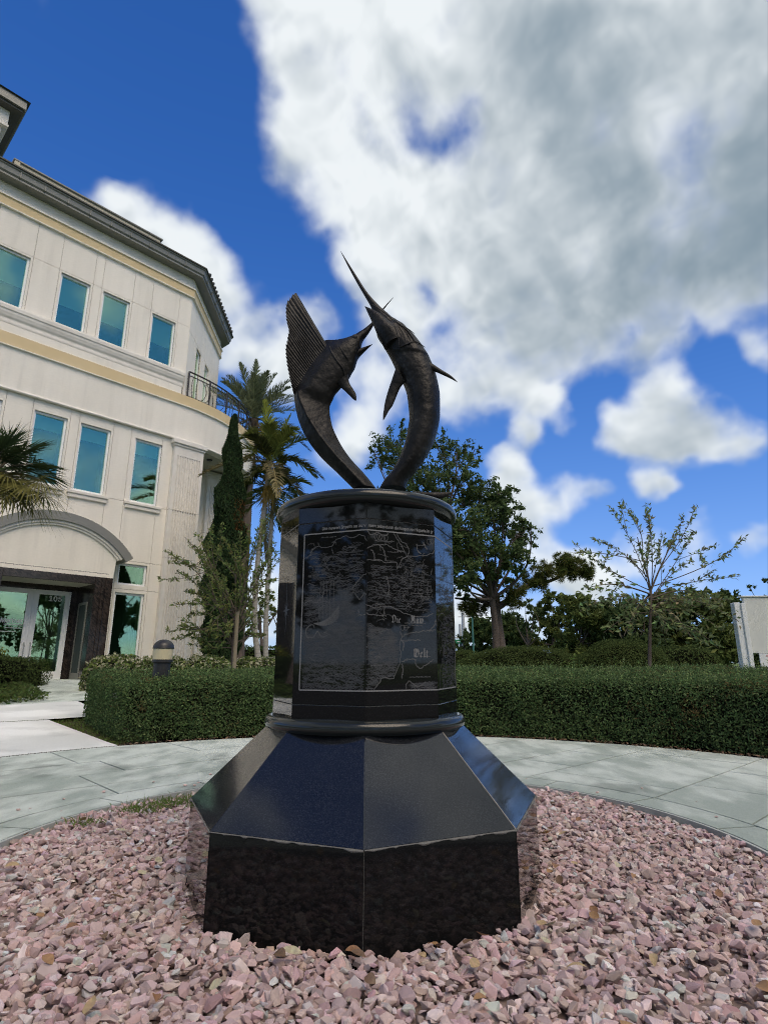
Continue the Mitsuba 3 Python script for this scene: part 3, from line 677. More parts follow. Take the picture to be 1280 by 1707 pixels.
def build_pedestal():
    P = 'granite_pedestal'
    tag(P, 'tall octagonal polished black granite pedestal with flared base and engraved map panels', 'pedestal')
    # light mortar core seen in the joints
    mb = MB()
    prof = [(0.742, -0.12), (0.742, 0.289), (0.425, 0.586), (0.30, 0.60), (0.4105, 0.634), (0.4105, 1.50), (0.0, 1.50)]
    v = np.array([octv(r, z, i) for r, z in prof for i in range(8)])
    i, j = np.meshgrid(np.arange(len(prof) - 1), np.arange(8), indexing='ij')
    q = np.stack([i * 8 + j, i * 8 + (j + 1) % 8, (i + 1) * 8 + (j + 1) % 8, (i + 1) * 8 + j], -1).reshape(-1, 4)
    mb.add(v, q)
    put(part(P, 'mortar_core'), mb, 'grout')
    faces = {}
    for k in range(-4, 4):
        for nm, r0, z0, r1, z1, mat in (('base_panel', 0.746, -0.12, 0.746, 0.291, 'base_granite'), ('sloped_panel', 0.746, 0.291, 0.428, 0.592, 'sloped_granite'),
                                        ('plinth_panel', RS, 0.630, RS, 0.690, 'black_granite'), ('map_panel', RS, 0.690, RS, 1.430, 'black_granite'), ('frieze_panel', RS, 1.430, RS, 1.502, 'black_granite')):
            (v, f), quad, n = prism(P, r0, z0, r1, z1, k, gap=0.0021 if nm == 'base_panel' else 0.0004 if nm == 'sloped_panel' else 0.0009, thick=0.02)
            key = part(P, nm)
            put(key, MB().add(v, f), mat)
            if nm == 'map_panel':
                faces[k] = (key, quad, n)
            if nm == 'frieze_panel':
                faces['f%d' % k] = (key, quad, n)
    v, q = lathe(ring_profile(0.442, 0.582, 0.636, 0.2), 96)
    put(part(P, 'base_moulding'), MB().add(v + [MON[0], MON[1], 0], q), 'rounded_granite', smooth=50)
    v, q = lathe([(0.42, 0.560), (0.40, 0.584), (0.3, 0.584)], 64)
    put(part(P, 'moulding_seat'), MB().add(v + [MON[0], MON[1], 0], q), 'rounded_granite', smooth=50)
    v, q = lathe(ring_profile(0.432, 1.500, 1.562, 0.0), 96)
    put(part(P, 'cap'), MB().add(v + [MON[0], MON[1], 0], q), 'rounded_granite', smooth=50)
    # uneven grout squeezed out along the arris between the base and the slope, and up the joints
    rng = np.random.default_rng(4)
    for k in range(-3, 3):
        a, b = octv(0.7475, 0.2905, k), octv(0.7475, 0.2905, k + 1)
        s = np.linspace(0.004, 0.996, 60)[:, None]
        pts = a * (1 - s) + b * s
        r = 0.0019 + 0.0042 * np.clip(meshkit.fbm(np.c_[s * 16 + k * 9, s * 0, s * 0], 4, 2) - 0.42, 0, 1) * 2.5
        pts[:, 2] -= (r - 0.0016) * 0.9
        put(part(P, 'arris_grout'), MB().add(*tube(pts, r, 6)), 'grout')
    return faces


def on_face(quad, n, lift):
    """Maps (x along, y up) metres on a face, from its lower left corner as seen from outside, to the world."""
    A, B, D = quad[0], quad[1], quad[3]
    e = unit(B - A)
    return lambda p: A + np.asarray(p, float)[:, :1] * e + np.c_[np.zeros(len(p)), np.zeros(len(p)), np.asarray(p, float)[:, 1]] + n * lift


def ribbon(p, w):
    p = np.asarray(p, float)
    if len(p) < 2:
        return None
    t = np.gradient(p, axis=0)
    t /= np.linalg.norm(t, axis=1, keepdims=True) + 1e-9
    nn = np.c_[-t[:, 1], t[:, 0]]
    w = np.broadcast_to(np.asarray(w, float), (len(p),))[:, None] / 2
    v = np.empty((2 * len(p), 2))
    v[0::2], v[1::2] = p - nn * w, p + nn * w
    k = np.arange(len(p) - 1) * 2
    f = np.vstack([np.stack([k, k + 2, k + 3], 1), np.stack([k, k + 3, k + 1], 1)])
    return v, f


class Flat:
    """Collects flat strokes on one face."""

    def __init__(self):
        self.v, self.f, self.n = [], [], 0

    def line(self, p, w=0.0012):
        r = ribbon(p, w)
        if r:
            self.v.append(r[0])
            self.f.append(r[1] + self.n)
            self.n += len(r[0])

    def tri(self, v, f):
        self.v.append(np.asarray(v, float)[:, :2])
        self.f.append(np.asarray(f) + self.n)
        self.n += len(v)

    def onto(self, mapping):
        return MB().add(mapping(np.vstack(self.v)), np.vstack(self.f))


# Broad-nib blackletter strokes on a grid 4 wide and 7 high (x height 4), y up.
GOTHIC = {
    'D': (4.2, [[(0.6, 6.4), (1.6, 6.9), (3.4, 6.0), (3.9, 3.6), (3.0, 0.9), (1.4, 0.3), (0.4, 1.2)], [(1.3, 6.0), (1.2, 1.0)], [(0.2, 4.6), (0.5, 5.6)]]),
    'i': (1.5, [[(0.3, 3.6), (0.8, 4.0), (0.8, 0.7), (1.3, 0.2)], [(0.8, 5.4), (1.0, 5.7)]]),
    'e': (2.4, [[(1.9, 3.0), (1.4, 4.0), (0.6, 3.2), (0.6, 0.9), (1.2, 0.2), (1.9, 0.8)], [(0.6, 1.9), (1.9, 2.9)]]),
    'N': (4.4, [[(0.4, 5.6), (1.1, 6.5), (1.3, 3.0), (0.7, 0.4)], [(1.2, 6.2), (2.2, 4.8), (2.4, 2.0)], [(2.4, 5.4), (3.3, 6.4), (3.5, 1.1), (4.1, 0.3)]]),
    'u': (2.8, [[(0.3, 3.7), (0.8, 4.0), (0.8, 0.9), (1.3, 0.3), (2.0, 0.9)], [(1.7, 3.7), (2.1, 4.0), (2.1, 0.8), (2.6, 0.2)], [(0.9, 5.3), (1.1, 5.6)], [(1.8, 5.3), (2.0, 5.6)]]),
    'w': (3.9, [[(0.3, 3.6), (0.8, 4.4), (0.8, 0.9), (1.3, 0.3)], [(1.6, 3.8), (2.0, 4.3), (2.0, 0.8), (2.5, 0.3)], [(1.3, 0.4), (2.0, 1.0)], [(2.5, 0.3), (3.3, 1.2), (3.4, 3.2), (2.6, 4.0)]]),
    'W': (4.9, [[(0.2, 5.8), (0.9, 6.6), (0.8, 1.6), (1.5, 0.4)], [(1.7, 5.8), (2.2, 6.5), (2.1, 1.2), (2.8, 0.3)], [(2.9, 6.2), (4.1, 5.4), (4.4, 2.2), (3.2, 0.3)], [(1.5, 0.4), (2.1, 1.2)], [(3.2, 6.3), (3.1, 3.6)]]),
    'l': (1.6, [[(0.4, 6.4), (0.9, 6.9), (0.9, 0.8), (1.4, 0.2)]]),
    't': (2.0, [[(0.9, 5.3), (0.9, 0.8), (1.4, 0.2), (1.9, 0.6)], [(0.3, 3.8), (1.8, 3.9)]]),
}


def gothic(flat, text, x, y, h, nib=1.25):
    s = h / 7.0
    for ch in text:
        if ch == ' ':
            x += 2.2 * s
            continue
        w, strokes = GOTHIC[ch]
        for st in strokes:
            p = np.array(st) * s + [x, y]
            half = np.array([math.cos(0.7), math.sin(0.7)]) * nib * s / 2
            for a, b in zip(p[:-1], p[1:]):
                v = np.array([a - half, a + half, b + half, b - half])
                flat.tri(v, [[0, 1, 2], [0, 2, 3]])
        x += (w + 0.5) * s
    return x


def flat_text(flat, text, x, y, h, bold=False, shear=0.0):
    m = meshkit.text_mesh(text, h, 0.001, bold)
    top = np.abs(m.face_normals[:, 2] - 1) < 0.01
    v = np.array(m.vertices)
    v = np.c_[v[:, 0] + shear * v[:, 1] + x, v[:, 1] + y]
    flat.tri(v, np.array(m.faces)[top])
    return v[:, 0].max()


def wavy(x0, x1, y, amp, wl, ph, rng, n=14):
    x = np.linspace(x0, x1, n)
    return np.c_[x, y + amp * np.sin(x / wl * 2 * np.pi + ph) * (0.7 + 0.5 * np.sin(x * 31 + ph)) + amp * 0.5 * np.sin(x * 97 + 2 * ph)]


def rough(pts, rng, n=60, amp=0.006, seed=0):
    p = smooth_path(pts, n)
    k = np.arange(n)
    o = np.stack([meshkit.fbm(np.c_[k * 0.33 + seed, k * 0, k * 0], 3, 1) - 0.5, meshkit.fbm(np.c_[k * 0.33 + seed, k * 0, k * 0], 3, 9) - 0.5], 1)
    return p + o * 2 * amp


def hatch(flat, inside, rng, n, Lr=(0.012, 0.035), w=0.0016, amp=0.0022, bounds=None):
    x0, y0, x1, y1 = inside.bounds
    made = tries = 0
    prep = shapely.prepared.prep(inside)
    while made < n and tries < n * 8:
        tries += 1
        x, y = rng.uniform(x0, x1), rng.uniform(y0, y1)
        L = rng.uniform(*Lr)
        if prep.contains(Point(x, y)) and prep.contains(Point(x + L, y)):
            flat.line(wavy(x, x + L, y, amp, 0.016, rng.uniform(0, 6.28), rng), w)
            made += 1


def engrave(faces):
    W = 0.3168          # width of a face; map face from z = 0.69 (y = 0) to 1.43 (y = 0.74)
    rng = np.random.default_rng(21)
    YB, YT = 0.056, 0.692
    for k, x0, x1 in ((-1, 0.030, W), (0, 0.0, W), (1, 0.0, 0.296)):
        key, quad, n = faces[k]
        mp = on_face(quad, n, 0.0007)
        fr = Flat()
        fr.line([(x0, YB), (x1, YB)], 0.0050)
        fr.line([(x0, YT), (x1, YT)], 0.0050)
        if k == -1:
            fr.line([(x0, YB), (x0, YT)], 0.0050)
        if k == 1:
            fr.line([(x1, YB), (x1, YT)], 0.0050)
        put(part(key, 'frame_line'), fr.onto(mp), 'engraved_frame')
        faint, bright, text = Flat(), Flat(), [Flat(), Flat(), Flat()]
        if k == 0:
            sea = Polygon([(0, YB), (0.045, YB + 0.01), (0.07, 0.10), (0.125, 0.11), (0.145, 0.17), (0.15, 0.26), (0.12, 0.29), (0.06, 0.30), (0.0, 0.32)])
            hatch(faint, sea, rng, 620)
            sea2 = Polygon([(0, 0.36), (0.12, 0.37), (0.30, 0.36), (0.31, 0.42), (0.30, 0.56), (0.17, 0.60), (0.14, 0.55), (0, 0.545)])
            hatch(faint, sea2, rng, 430)
            hatch(faint, Polygon([(0.18, 0.08), (W, 0.09), (W, YB), (0.2, YB)]), rng, 90)
            coast = [[(0.035, YB + 0.004), (0.05, 0.075), (0.075, 0.105), (0.115, 0.100), (0.135, 0.135), (0.150, 0.18), (0.148, 0.235), (0.155, 0.265), (0.145, 0.285)],
                     [(0.0, 0.385), (0.03, 0.375), (0.09, 0.382), (0.14, 0.372), (0.19, 0.35), (0.26, 0.345), (0.30, 0.36)], [(0.0, 0.35), (0.05, 0.345), (0.075, 0.345), (0.08, 0.38)],
                     [(0.0, 0.565), (0.05, 0.57), (0.10, 0.56), (0.135, 0.565), (0.14, 0.535), (0.15, 0.56), (0.19, 0.598), (0.24, 0.60), (0.30, 0.615), (W, 0.63)],
                     [(0.0, 0.615), (0.04, 0.632), (0.09, 0.635), (0.13, 0.618), (0.17, 0.612)], [(0.02, 0.61), (0.035, 0.585), (0.035, 0.565)], [(0.06, 0.633), (0.08, 0.60), (0.085, 0.566)],
                     [(0.23, 0.65), (0.235, 0.62), (0.25, 0.61)], [(0.26, 0.66), (0.28, 0.63)], [(0.14, 0.69), (0.155, 0.66), (0.185, 0.64), (0.195, 0.61), (0.185, 0.595), (0.165, 0.63), (0.145, 0.655), (0.118, 0.69)],
                     [(0.16, 0.265), (0.20, 0.28), (0.26, 0.288), (0.31, 0.292)], [(0.15, 0.245), (0.20, 0.25), (0.24, 0.252)], [(0.155, 0.165), (0.19, 0.175), (0.215, 0.175)], [(0.215, 0.175), (0.235, 0.14), (0.26, 0.15), (0.30, 0.175)],
                     [(0.155, 0.10), (0.16, 0.13), (0.155, 0.16)], [(0.0, 0.69), (0.02, 0.675), (0.05, 0.684), (0.07, 0.672), (0.10, 0.684)], [(0.09, 0.50), (0.10, 0.46), (0.095, 0.43)],
                     [(0.15, 0.25), (0.165, 0.235), (0.16, 0.21)], [(0.17, 0.065), (0.19, 0.09), (0.22, 0.07), (0.26, 0.085)], [(0.28, 0.29), (0.305, 0.31), (W, 0.335)]]
            for j, c in enumerate(coast):
                bright.line(rough(c, rng, 70, 0.0045, 13.7 * j), 0.0028)
            for cx, cy, r in ((0.045, 0.665, 0.011), (0.058, 0.668, 0.012), (0.072, 0.666, 0.012), (0.086, 0.665, 0.010), (0.29, 0.665, 0.011), (0.305, 0.668, 0.009), (0.16, 0.30, 0.010), (0.175, 0.30, 0.009)):
                a = np.linspace(0, 2 * np.pi, 16)
                bright.line(np.c_[cx + r * np.cos(a), cy + r * 1.1 * np.sin(a) * (1 + 0.2 * np.sin(3 * a))], 0.0016)
            bright.line(rough([(0.035, 0.648), (0.10, 0.65), (0.125, 0.652)], rng, 30, 0.003, 5), 0.0022)
            for j in range(46):          # hills, towns and lettering too small to read: short strokes
                x, y = rng.uniform(0.16, 0.30), rng.uniform(0.40, 0.53)
                bright.line([(x, y), (x + rng.uniform(-0.008, 0.008), y + rng.uniform(0.006, 0.024))], 0.0014)
            for x, y, L in ((0.095, 0.606, 0.045), (0.235, 0.645, 0.04), (0.03, 0.565, 0.04), (0.09, 0.567, 0.03), (0.20, 0.44, 0.06), (0.225, 0.428, 0.05), (0.235, 0.185, 0.055), (0.025, 0.15, 0.05), (0.17, 0.317, 0.10), (0.20, 0.308, 0.055), (0.19, 0.105, 0.10), (0.165, 0.30, 0.03)):
                for j in range(int(L / 0.006)):
                    bright.line([(x + j * 0.006, y), (x + j * 0.006 + 0.0035, y + rng.uniform(0.001, 0.004))], 0.0028)
            gothic(text[0], 'Die', 0.112, 0.318, 0.031)
            gothic(text[1], 'Nuw', 0.197, 0.318, 0.034)
            gothic(text[2], 'Welt', 0.208, 0.182, 0.038)
        elif k == -1:
            sea = Polygon([(0.034, YB + 0.004), (W, YB + 0.004), (W, 0.30), (0.26, 0.40), (0.05, 0.44), (0.034, 0.42)])
            hatch(faint, sea.difference(Polygon([(0.07, 0.27), (0.20, 0.30), (0.20, 0.36), (0.10, 0.33)])), rng, 1500, amp=0.003)
            hatch(faint, Polygon([(0.06, 0.44), (0.30, 0.42), (W, 0.55), (0.3, 0.66), (0.16, 0.60), (0.05, 0.62)]), rng, 420)
            for j in range(8):           # the hull of a ship: bowed planks
                t = np.linspace(0, 1, 20)
                bright.line(np.c_[0.085 + 0.115 * t, 0.318 - 0.022 * np.sin(np.pi * t * 0.55) * 1.2 + j * 0.0065 * t + 0.05 * t ** 2.2], 0.0026)
            for j in range(5):
                bright.line(rough([(0.112 + j * 0.016, 0.335), (0.110 + j * 0.016, 0.42 + 0.03 * (j % 2)), (0.114 + j * 0.015, 0.49)], rng, 30, 0.002, j), 0.0016)
            bright.line(smooth_path([(0.062, 0.305), (0.052, 0.29), (0.058, 0.262), (0.085, 0.262), (0.105, 0.285), (0.125, 0.262), (0.15, 0.27)], 50), 0.0034)   # sea serpent
            bright.line(smooth_path([(0.062, 0.305), (0.082, 0.312), (0.09, 0.30)], 20), 0.0030)
            for j in range(7):
                a = np.linspace(0.2, 2.6, 16)
                bright.line(np.c_[0.19 + (0.012 + 0.006 * j) * np.cos(a), 0.275 + (0.010 + 0.005 * j) * np.sin(a)], 0.0013)
            coast = [[(0.095, 0.655), (0.115, 0.63), (0.16, 0.63), (0.18, 0.66), (0.22, 0.67), (0.25, 0.662), (0.29, 0.672), (W, 0.645)], [(0.034, 0.59), (0.06, 0.60), (0.07, 0.625), (0.10, 0.635)],
                     [(0.27, 0.43), (0.29, 0.41), (0.31, 0.43), (W, 0.425)], [(0.285, 0.37), (0.29, 0.345), (W, 0.35)], [(0.255, 0.45), (0.27, 0.47), (0.3, 0.5), (W, 0.51)], [(0.04, 0.40), (0.07, 0.41), (0.09, 0.40), (0.13, 0.45)]]
            for j, c in enumerate(coast):
                bright.line(rough(c, rng, 60, 0.0045, 7.1 * j + 3), 0.0024)
            for x, y, L in ((0.055, 0.515, 0.09), (0.11, 0.672, 0.075), (0.04, 0.41, 0.04), (0.21, 0.235, 0.03)):
                for j in range(int(L / 0.006)):
                    bright.line([(x + j * 0.006, y), (x + j * 0.006 + 0.0035, y + rng.uniform(0.001, 0.004))], 0.0024)
        else:
            hatch(faint, Polygon([(0.06, YB + 0.004), (0.29, YB + 0.004), (0.29, 0.40), (0.10, 0.35)]), rng, 640)
            hatch(faint, Polygon([(0.02, 0.40), (0.29, 0.42), (0.29, 0.50), (0.05, 0.48)]), rng, 110)
            for j, c in enumerate([[(0.0, 0.30), (0.05, 0.36), (0.12, 0.37), (0.16, 0.30), (0.10, 0.20), (0.04, 0.12), (0.03, YB)], [(0.02, 0.24), (0.06, 0.30), (0.09, 0.33), (0.08, 0.24), (0.04, 0.2)], [(0.0, 0.47), (0.07, 0.49), (0.16, 0.45), (0.29, 0.46)],
                                   [(0.07, 0.64), (0.10, 0.56), (0.06, 0.50)], [(0.17, 0.67), (0.14, 0.60), (0.19, 0.52), (0.16, 0.47)], [(0.25, 0.62), (0.27, 0.54), (0.23, 0.49)]]):
                bright.line(rough(c, rng, 60, 0.006, 5.3 * j + 40), 0.0024)
        for j in range((46, 60, 26)[(-1, 0, 1).index(k)]):     # hair-fine contours, rigging and hill marks between them
            x, y = rng.uniform(x0 + 0.02, x1 - 0.05), rng.uniform(YB + 0.02, YT - 0.03)
            if k == 0 and x > 0.09 and (y < 0.20 or 0.27 < y < 0.36):
                continue
            L, a = rng.uniform(0.015, 0.05), rng.normal() * 0.6
            d = np.array([math.cos(a), math.sin(a)]) * L
            bright.line(np.clip(rough([(x, y), (x + d[0] * 0.5, y + d[1] * 0.5 + 0.006), (x + d[0], y + d[1])], rng, 24, 0.005, 3.1 * j + 90), [x0 + 0.004, YB + 0.004], [x1 - 0.004, YT - 0.004]), 0.0014)
        put(mlk := part(key, 'map_lines'), faint.onto(on_face(quad, n, 0.0005)), 'engraving_faint')
        tag(mlk, kind='stuff')
        put(mok := part(key, 'map_outlines'), bright.onto(mp), 'engraving')
        tag(mok, kind='stuff')
        for word in text:
            if word.v:
                put(part(key, 'lettering'), word.onto(on_face(quad, n, 0.0009)), 'engraved_lettering')
        # the heading runs across two faces
        hd = Flat()
        if k == -1:
            flat_text(hd, 'Die newen Inseln so zu v', 0.112, 0.7055, 0.0125, True)
            s = (W - 0.112) / max(1e-6, max(v[:, 0].max() for v in hd.v) - 0.112)
            hd.v = [np.c_[(v[:, 0] - 0.112) * s * 0.985 + 0.112, v[:, 1]] for v in hd.v]
        elif k == 0:
            flat_text(hd, 'nsern zeiten durch die Kungen von Hispania im gr', 0.006, 0.7055, 0.0125, True)
            s = 0.306 / max(v[:, 0].max() for v in hd.v)
            hd.v = [np.c_[v[:, 0] * s + 0.004, v[:, 1]] for v in hd.v]
        if hd.v:
            put(hk := part(key, 'heading'), hd.onto(mp), 'engraved_frame')
    # the compass star on the face to the left
    key, quad, n = faces[-2]
    st = Flat()
    c = np.array([0.165, 0.385])
    for j in range(16):
        a = j * math.pi / 8 + math.pi / 2
        L = 0.16 if j == 0 else 0.13 if j == 8 else 0.06 if j in (4, 12) else 0.045 if j % 4 == 2 else 0.03 if j % 2 == 0 else 0.0
        if L:
            d, w = np.array([math.cos(a), math.sin(a)]), np.array([-math.sin(a), math.cos(a)])
            st.tri([c + d * L, c + w * 0.006 + d * 0.008, c, c - w * 0.006 + d * 0.008], [[0, 1, 2], [0, 2, 3]])
    t = np.linspace(0, 2 * np.pi, 24)
    st.line(np.c_[c[0] + 0.018 * np.cos(t), c[1] + 0.018 * np.sin(t)], 0.0015)
    put(part(key, 'compass_star'), st.onto(on_face(quad, n, 0.0007)), 'engraving')


engrave(build_pedestal())


# ------------------------------------------------------------------ the two sailfish
def sweep(L, R, front, back, G=None, ridge=0.0, rings=110, sides=44, power=1.0, bumps=None, melt=None):
    """A closed skin over cross-sections that span L to R, bulging 'front' towards -y and 'back' away from it (metres per station).
    G: where on the section a ridge stands proud by the share 'ridge'."""
    L, R = np.asarray(L, float), np.asarray(R, float)
    c, h = (L + R) / 2, (L - R) / 2
    s = np.r_[0, np.cumsum(np.linalg.norm(np.diff(c, axis=0), axis=1))]
    u = np.linspace(0, s[-1], rings)
    I = lambda q: PchipInterpolator(s, np.asarray(q, float))(u)
    cc, hh, fr, bk = I(c), I(h), I(front), I(back)
    rg = I(ridge) if np.ndim(ridge) else np.full(rings, float(ridge))
    xg = np.zeros(rings)
    ml = I(melt) if melt is not None else np.zeros(rings)      # where the L edge thins out into a fin
    if G is not None:
        G = np.asarray(G, float)
        xg = I(((G - c) * h).sum(1) / np.maximum((h * h).sum(1), 1e-9))
    t = np.gradient(cc, axis=0)
    t /= np.linalg.norm(t, axis=1, keepdims=True) + 1e-9
    hd = hh / (np.linalg.norm(hh, axis=1, keepdims=True) + 1e-9)
    b = np.cross(t, hd)
    b /= np.linalg.norm(b, axis=1, keepdims=True) + 1e-9
    b[b[:, 1] > 0] *= -1                     # towards the front
    th = np.arange(sides) / sides * 2 * np.pi
    v = np.empty((rings, sides, 3))
    for k in range(rings):
        x = np.cos(th)
        up = np.sin(th)
        ell = np.sqrt(np.maximum(1 - x * x, 0)) ** power
        ell = (1 - ml[k]) * ell + ml[k] * np.where(x > 0, 0.5 * (1 + np.cos(np.pi * np.clip(x, 0, 1))), ell)
        tri = np.where(x > xg[k], (1 - x) / max(1 - xg[k], 1e-3), (1 + x) / max(1 + xg[k], 1e-3))
        fh = (1 - rg[k]) * ell + rg[k] * tri
        dep = np.where(up >= 0, fh * fr[k], -ell * bk[k])
        if bumps is not None:
            dep = dep + np.where(up >= 0, bumps(u[k] / s[-1], x), 0)
        v[k] = cc[k] + x[:, None] * hh[k] + dep[:, None] * b[k]
    v = v.reshape(-1, 3)
    i, j = np.meshgrid(np.arange(rings - 1), np.arange(sides), indexing='ij')
    q = np.stack([i * sides + j, i * sides + (j + 1) % sides, (i + 1) * sides + (j + 1) % sides, (i + 1) * sides + j], -1).reshape(-1, 4)
    f = np.vstack([q[:, [0, 1, 2]], q[:, [0, 2, 3]]])
    k = np.arange(1, sides - 1)
    e = (rings - 1) * sides
    f = np.vstack([f, np.stack([k * 0, k + 1, k], 1), np.stack([k * 0 + e, e + k, e + k + 1], 1)])
    return v, f


def cols(a):
    a = np.asarray(a, float)
    return [a[:, i] for i in range(a.shape[1])]


def slit(path, body_v, r, lift=0.001, n=36):
    """A dark groove line laid on the front of a skin."""
    p = smooth_path(path, n)
    for i in range(n):
        d = np.hypot(body_v[:, 0] - p[i, 0], body_v[:, 2] - p[i, 2])
        near = body_v[np.argsort(d)[:14]]
        p[i, 1] = near[:, 1].min() - lift
    p[:, 1] = np.convolve(np.r_[p[0, 1], p[0, 1], p[:, 1], p[-1, 1], p[-1, 1]], np.ones(5) / 5, 'valid')
    w = r * np.sin(np.linspace(0.15, np.pi - 0.15, n)) ** 0.5
    return tube(p, w, 6)


def build_sailfish():
    S = 'bronze_sailfish'
    tag(S, 'bronze sailfish seen side on with its tall ribbed sail raised, on the left', 'statue', 'pair of leaping bronze sailfish')
    L, G, R = cols(LF)
    ridge = np.array([0.2, 0.6, 0.9, 0.95, 0.95, 0.85, 0.35, 0.1, 0, 0, 0, 0, 0, 0, 0, 0, 0])
    front = np.array([0.055, 0.062, 0.066, 0.070, 0.070, 0.066, 0.062, 0.060, 0.058, 0.055, 0.052, 0.040, 0.022, 0.014, 0.008, 0.004, 0.001])
    bv, bf = sweep(L, R, front, front * 0.95, G, ridge, rings=170, sides=56, melt=[0, 0, 0, 0, 0.1, 0.5, 0.9, 1, 1, 0.9, 0.4, 0, 0, 0, 0, 0, 0])
    rn = (meshkit.fbm(bv * 26, 3, 6) - 0.5) * 0.007
    bv[:, 1] += rn * 0.5
    bv[:, 2] -= 0.003
    put(part(S, 'body'), MB().add(bv, bf), 'bronze', smooth=55)
    a, b = cols(LJ)
    put(part(S, 'lower_jaw'), MB().add(*sweep(a, b, [0.03, 0.022, 0.012, 0.001], [0.03, 0.022, 0.012, 0.001], rings=30, sides=24)), 'bronze', smooth=55)
    # the sail: a tapering plate with raised rays and a toothed outer edge
    base, edge = np.array(SB), np.array(SE)
    nu, nv, rays = 260, 16, 27
    bb, ee = smooth_path(base, nu), smooth_path(edge, nu)
    u = np.linspace(0, 1, nu)
    ph = u * rays
    saw = ph - np.floor(ph)
    out = (ee - bb) / (np.linalg.norm(ee - bb, axis=1, keepdims=True) + 1e-9)
    tooth = (0.013 * (1 - saw) ** 2.5 - 0.004) * np.clip(u * 20, 0, 1) * np.clip((1 - u) * 12, 0, 1)
    ee = ee + out * tooth[:, None]
    w = np.linspace(0, 1, nv)
    front_v = np.empty((nu, nv, 3))
    back_v = np.empty((nu, nv, 3))
    ray_h = np.abs(np.sin(np.pi * ph)) ** 0.7
    taper = np.clip(u * 30, 0, 1) * np.clip((1 - u) * 9, 0.15, 1)
    for k, x in enumerate(w):
        inward = bb + (ee - bb) * (x * 1.30 - 0.30)
        t = (0.008 * (1 - x) + 0.007) * taper + 0.003
        t = t + 0.0062 * ray_h * np.clip(1.3 - x * 0.8, 0, 1) * np.clip(x * 4 + 0.2, 0, 1)
        wave = 0.020 * np.sin(x * 2.2 + u * 3.0) * x
        front_v[:, k] = inward + np.stack([0 * t, wave - t, 0 * t], 1)
        back_v[:, k] = inward + np.stack([0 * t, wave + t, 0 * t], 1)
    fv = np.concatenate([front_v, back_v[:, ::-1]], 1)
    mcols = 2 * nv
    i, j = np.meshgrid(np.arange(nu - 1), np.arange(mcols), indexing='ij')
    q = np.stack([i * mcols + j, i * mcols + (j + 1) % mcols, (i + 1) * mcols + (j + 1) % mcols, (i + 1) * mcols + j], -1).reshape(-1, 4)
    k = np.arange(1, mcols - 1)
    e = (nu - 1) * mcols
    f = np.vstack([q[:, [0, 1, 2]], q[:, [0, 2, 3]], np.stack([k * 0, k + 1, k], 1), np.stack([k * 0 + e, e + k, e + k + 1], 1)])
    put(part(S, 'sail'), MB().add(fv.reshape(-1, 3), f), 'bronze', smooth=50)
    a, b = cols(LP)
    put(part(S, 'pectoral_fin'), MB().add(*sweep(a, b, [0.022, 0.014, 0.009, 0.006, 0.001], [0.02, 0.012, 0.008, 0.005, 0.001], rings=40, sides=20)), 'bronze', smooth=55)
    for g, r in zip(LG, (0.0042, 0.0034, 0.0022)):
        put(part(S, 'gill_slit'), MB().add(*slit(g, bv, r)), 'bronze_dark', smooth=40)
    e = np.array(LE)
    d = np.hypot(bv[:, 0] - e[0], bv[:, 2] - e[2])
    e[1] = bv[np.argsort(d)[:10], 1].min()
    ev, ef = trimesh.creation.icosphere(2).vertices, trimesh.creation.icosphere(2).faces
    put(part(S, 'eye'), MB().add(np.array(ev) * [0.014, 0.006, 0.014] + e, ef), 'bronze_dark', smooth=True)
    a, b = cols(TF)
    put(part(S, 'tail_fin'), MB().add(*sweep(a, b, [0.02, 0.016, 0.01, 0.006, 0.001], [0.02, 0.016, 0.01, 0.006, 0.001], rings=30, sides=16)), 'bronze', smooth=55)

    S = 'bronze_sailfish_001'
    tag(S, 'bronze sailfish rearing on the right with its throat showing and long bill pointing up left', 'statue', 'pair of leaping bronze sailfish')
    a, b = cols(RF)
    fr = np.array([0.07, 0.075, 0.082, 0.09, 0.096, 0.10, 0.10, 0.10, 0.098, 0.09, 0.078, 0.06, 0.03])

    def folds(s, x):
        g = np.clip(1 - abs(s - 0.80) / 0.06, 0, 1) * np.exp(-((x + 0.15) / 0.5) ** 2)
        step = 0.010 * (1 / (1 + np.exp(-(s - 0.765 - 0.03 * x) * 260)))
        return 0.006 * g * np.abs(np.sin(x * 11)) + step * np.clip(1 - (x + 0.2) ** 2 * 0.6, 0, 1)
    bv, bf = sweep(a, b, fr, fr * 0.95, rings=190, sides=64, bumps=folds)
    bv[:, 1] += (meshkit.fbm(bv * 24, 3, 16) - 0.5) * 0.003
    put(part(S, 'body'), MB().add(bv, bf), 'bronze', smooth=50)
    a, b = cols(RB)
    put(part(S, 'bill'), MB().add(*sweep(a, b, [0.06, 0.05, 0.035, 0.022, 0.014, 0.008, 0.001], [0.06, 0.05, 0.035, 0.022, 0.014, 0.008, 0.001], rings=60, sides=28)), 'bronze', smooth=55)
    a, b = cols(RJ)
    jv, jf = sweep(a, b, [0.06, 0.06, 0.045, 0.028, 0.002], [0.05, 0.05, 0.035, 0.02, 0.002], rings=50, sides=32)
    put(part(S, 'lower_jaw'), MB().add(jv, jf), 'bronze', smooth=55)
    a, b = cols(RP)
    put(part(S, 'pectoral_fin'), MB().add(*sweep(a, b, [0.022, 0.014, 0.010, 0.006, 0.001], [0.022, 0.014, 0.010, 0.006, 0.001], rings=40, sides=20)), 'bronze', smooth=55)
    a, b = cols(RQ)
    put(part(S, 'pectoral_fin'), MB().add(*sweep(a, b, [0.022, 0.014, 0.010, 0.006, 0.001], [0.022, 0.014, 0.010, 0.006, 0.001], rings=40, sides=20)), 'bronze', smooth=55)
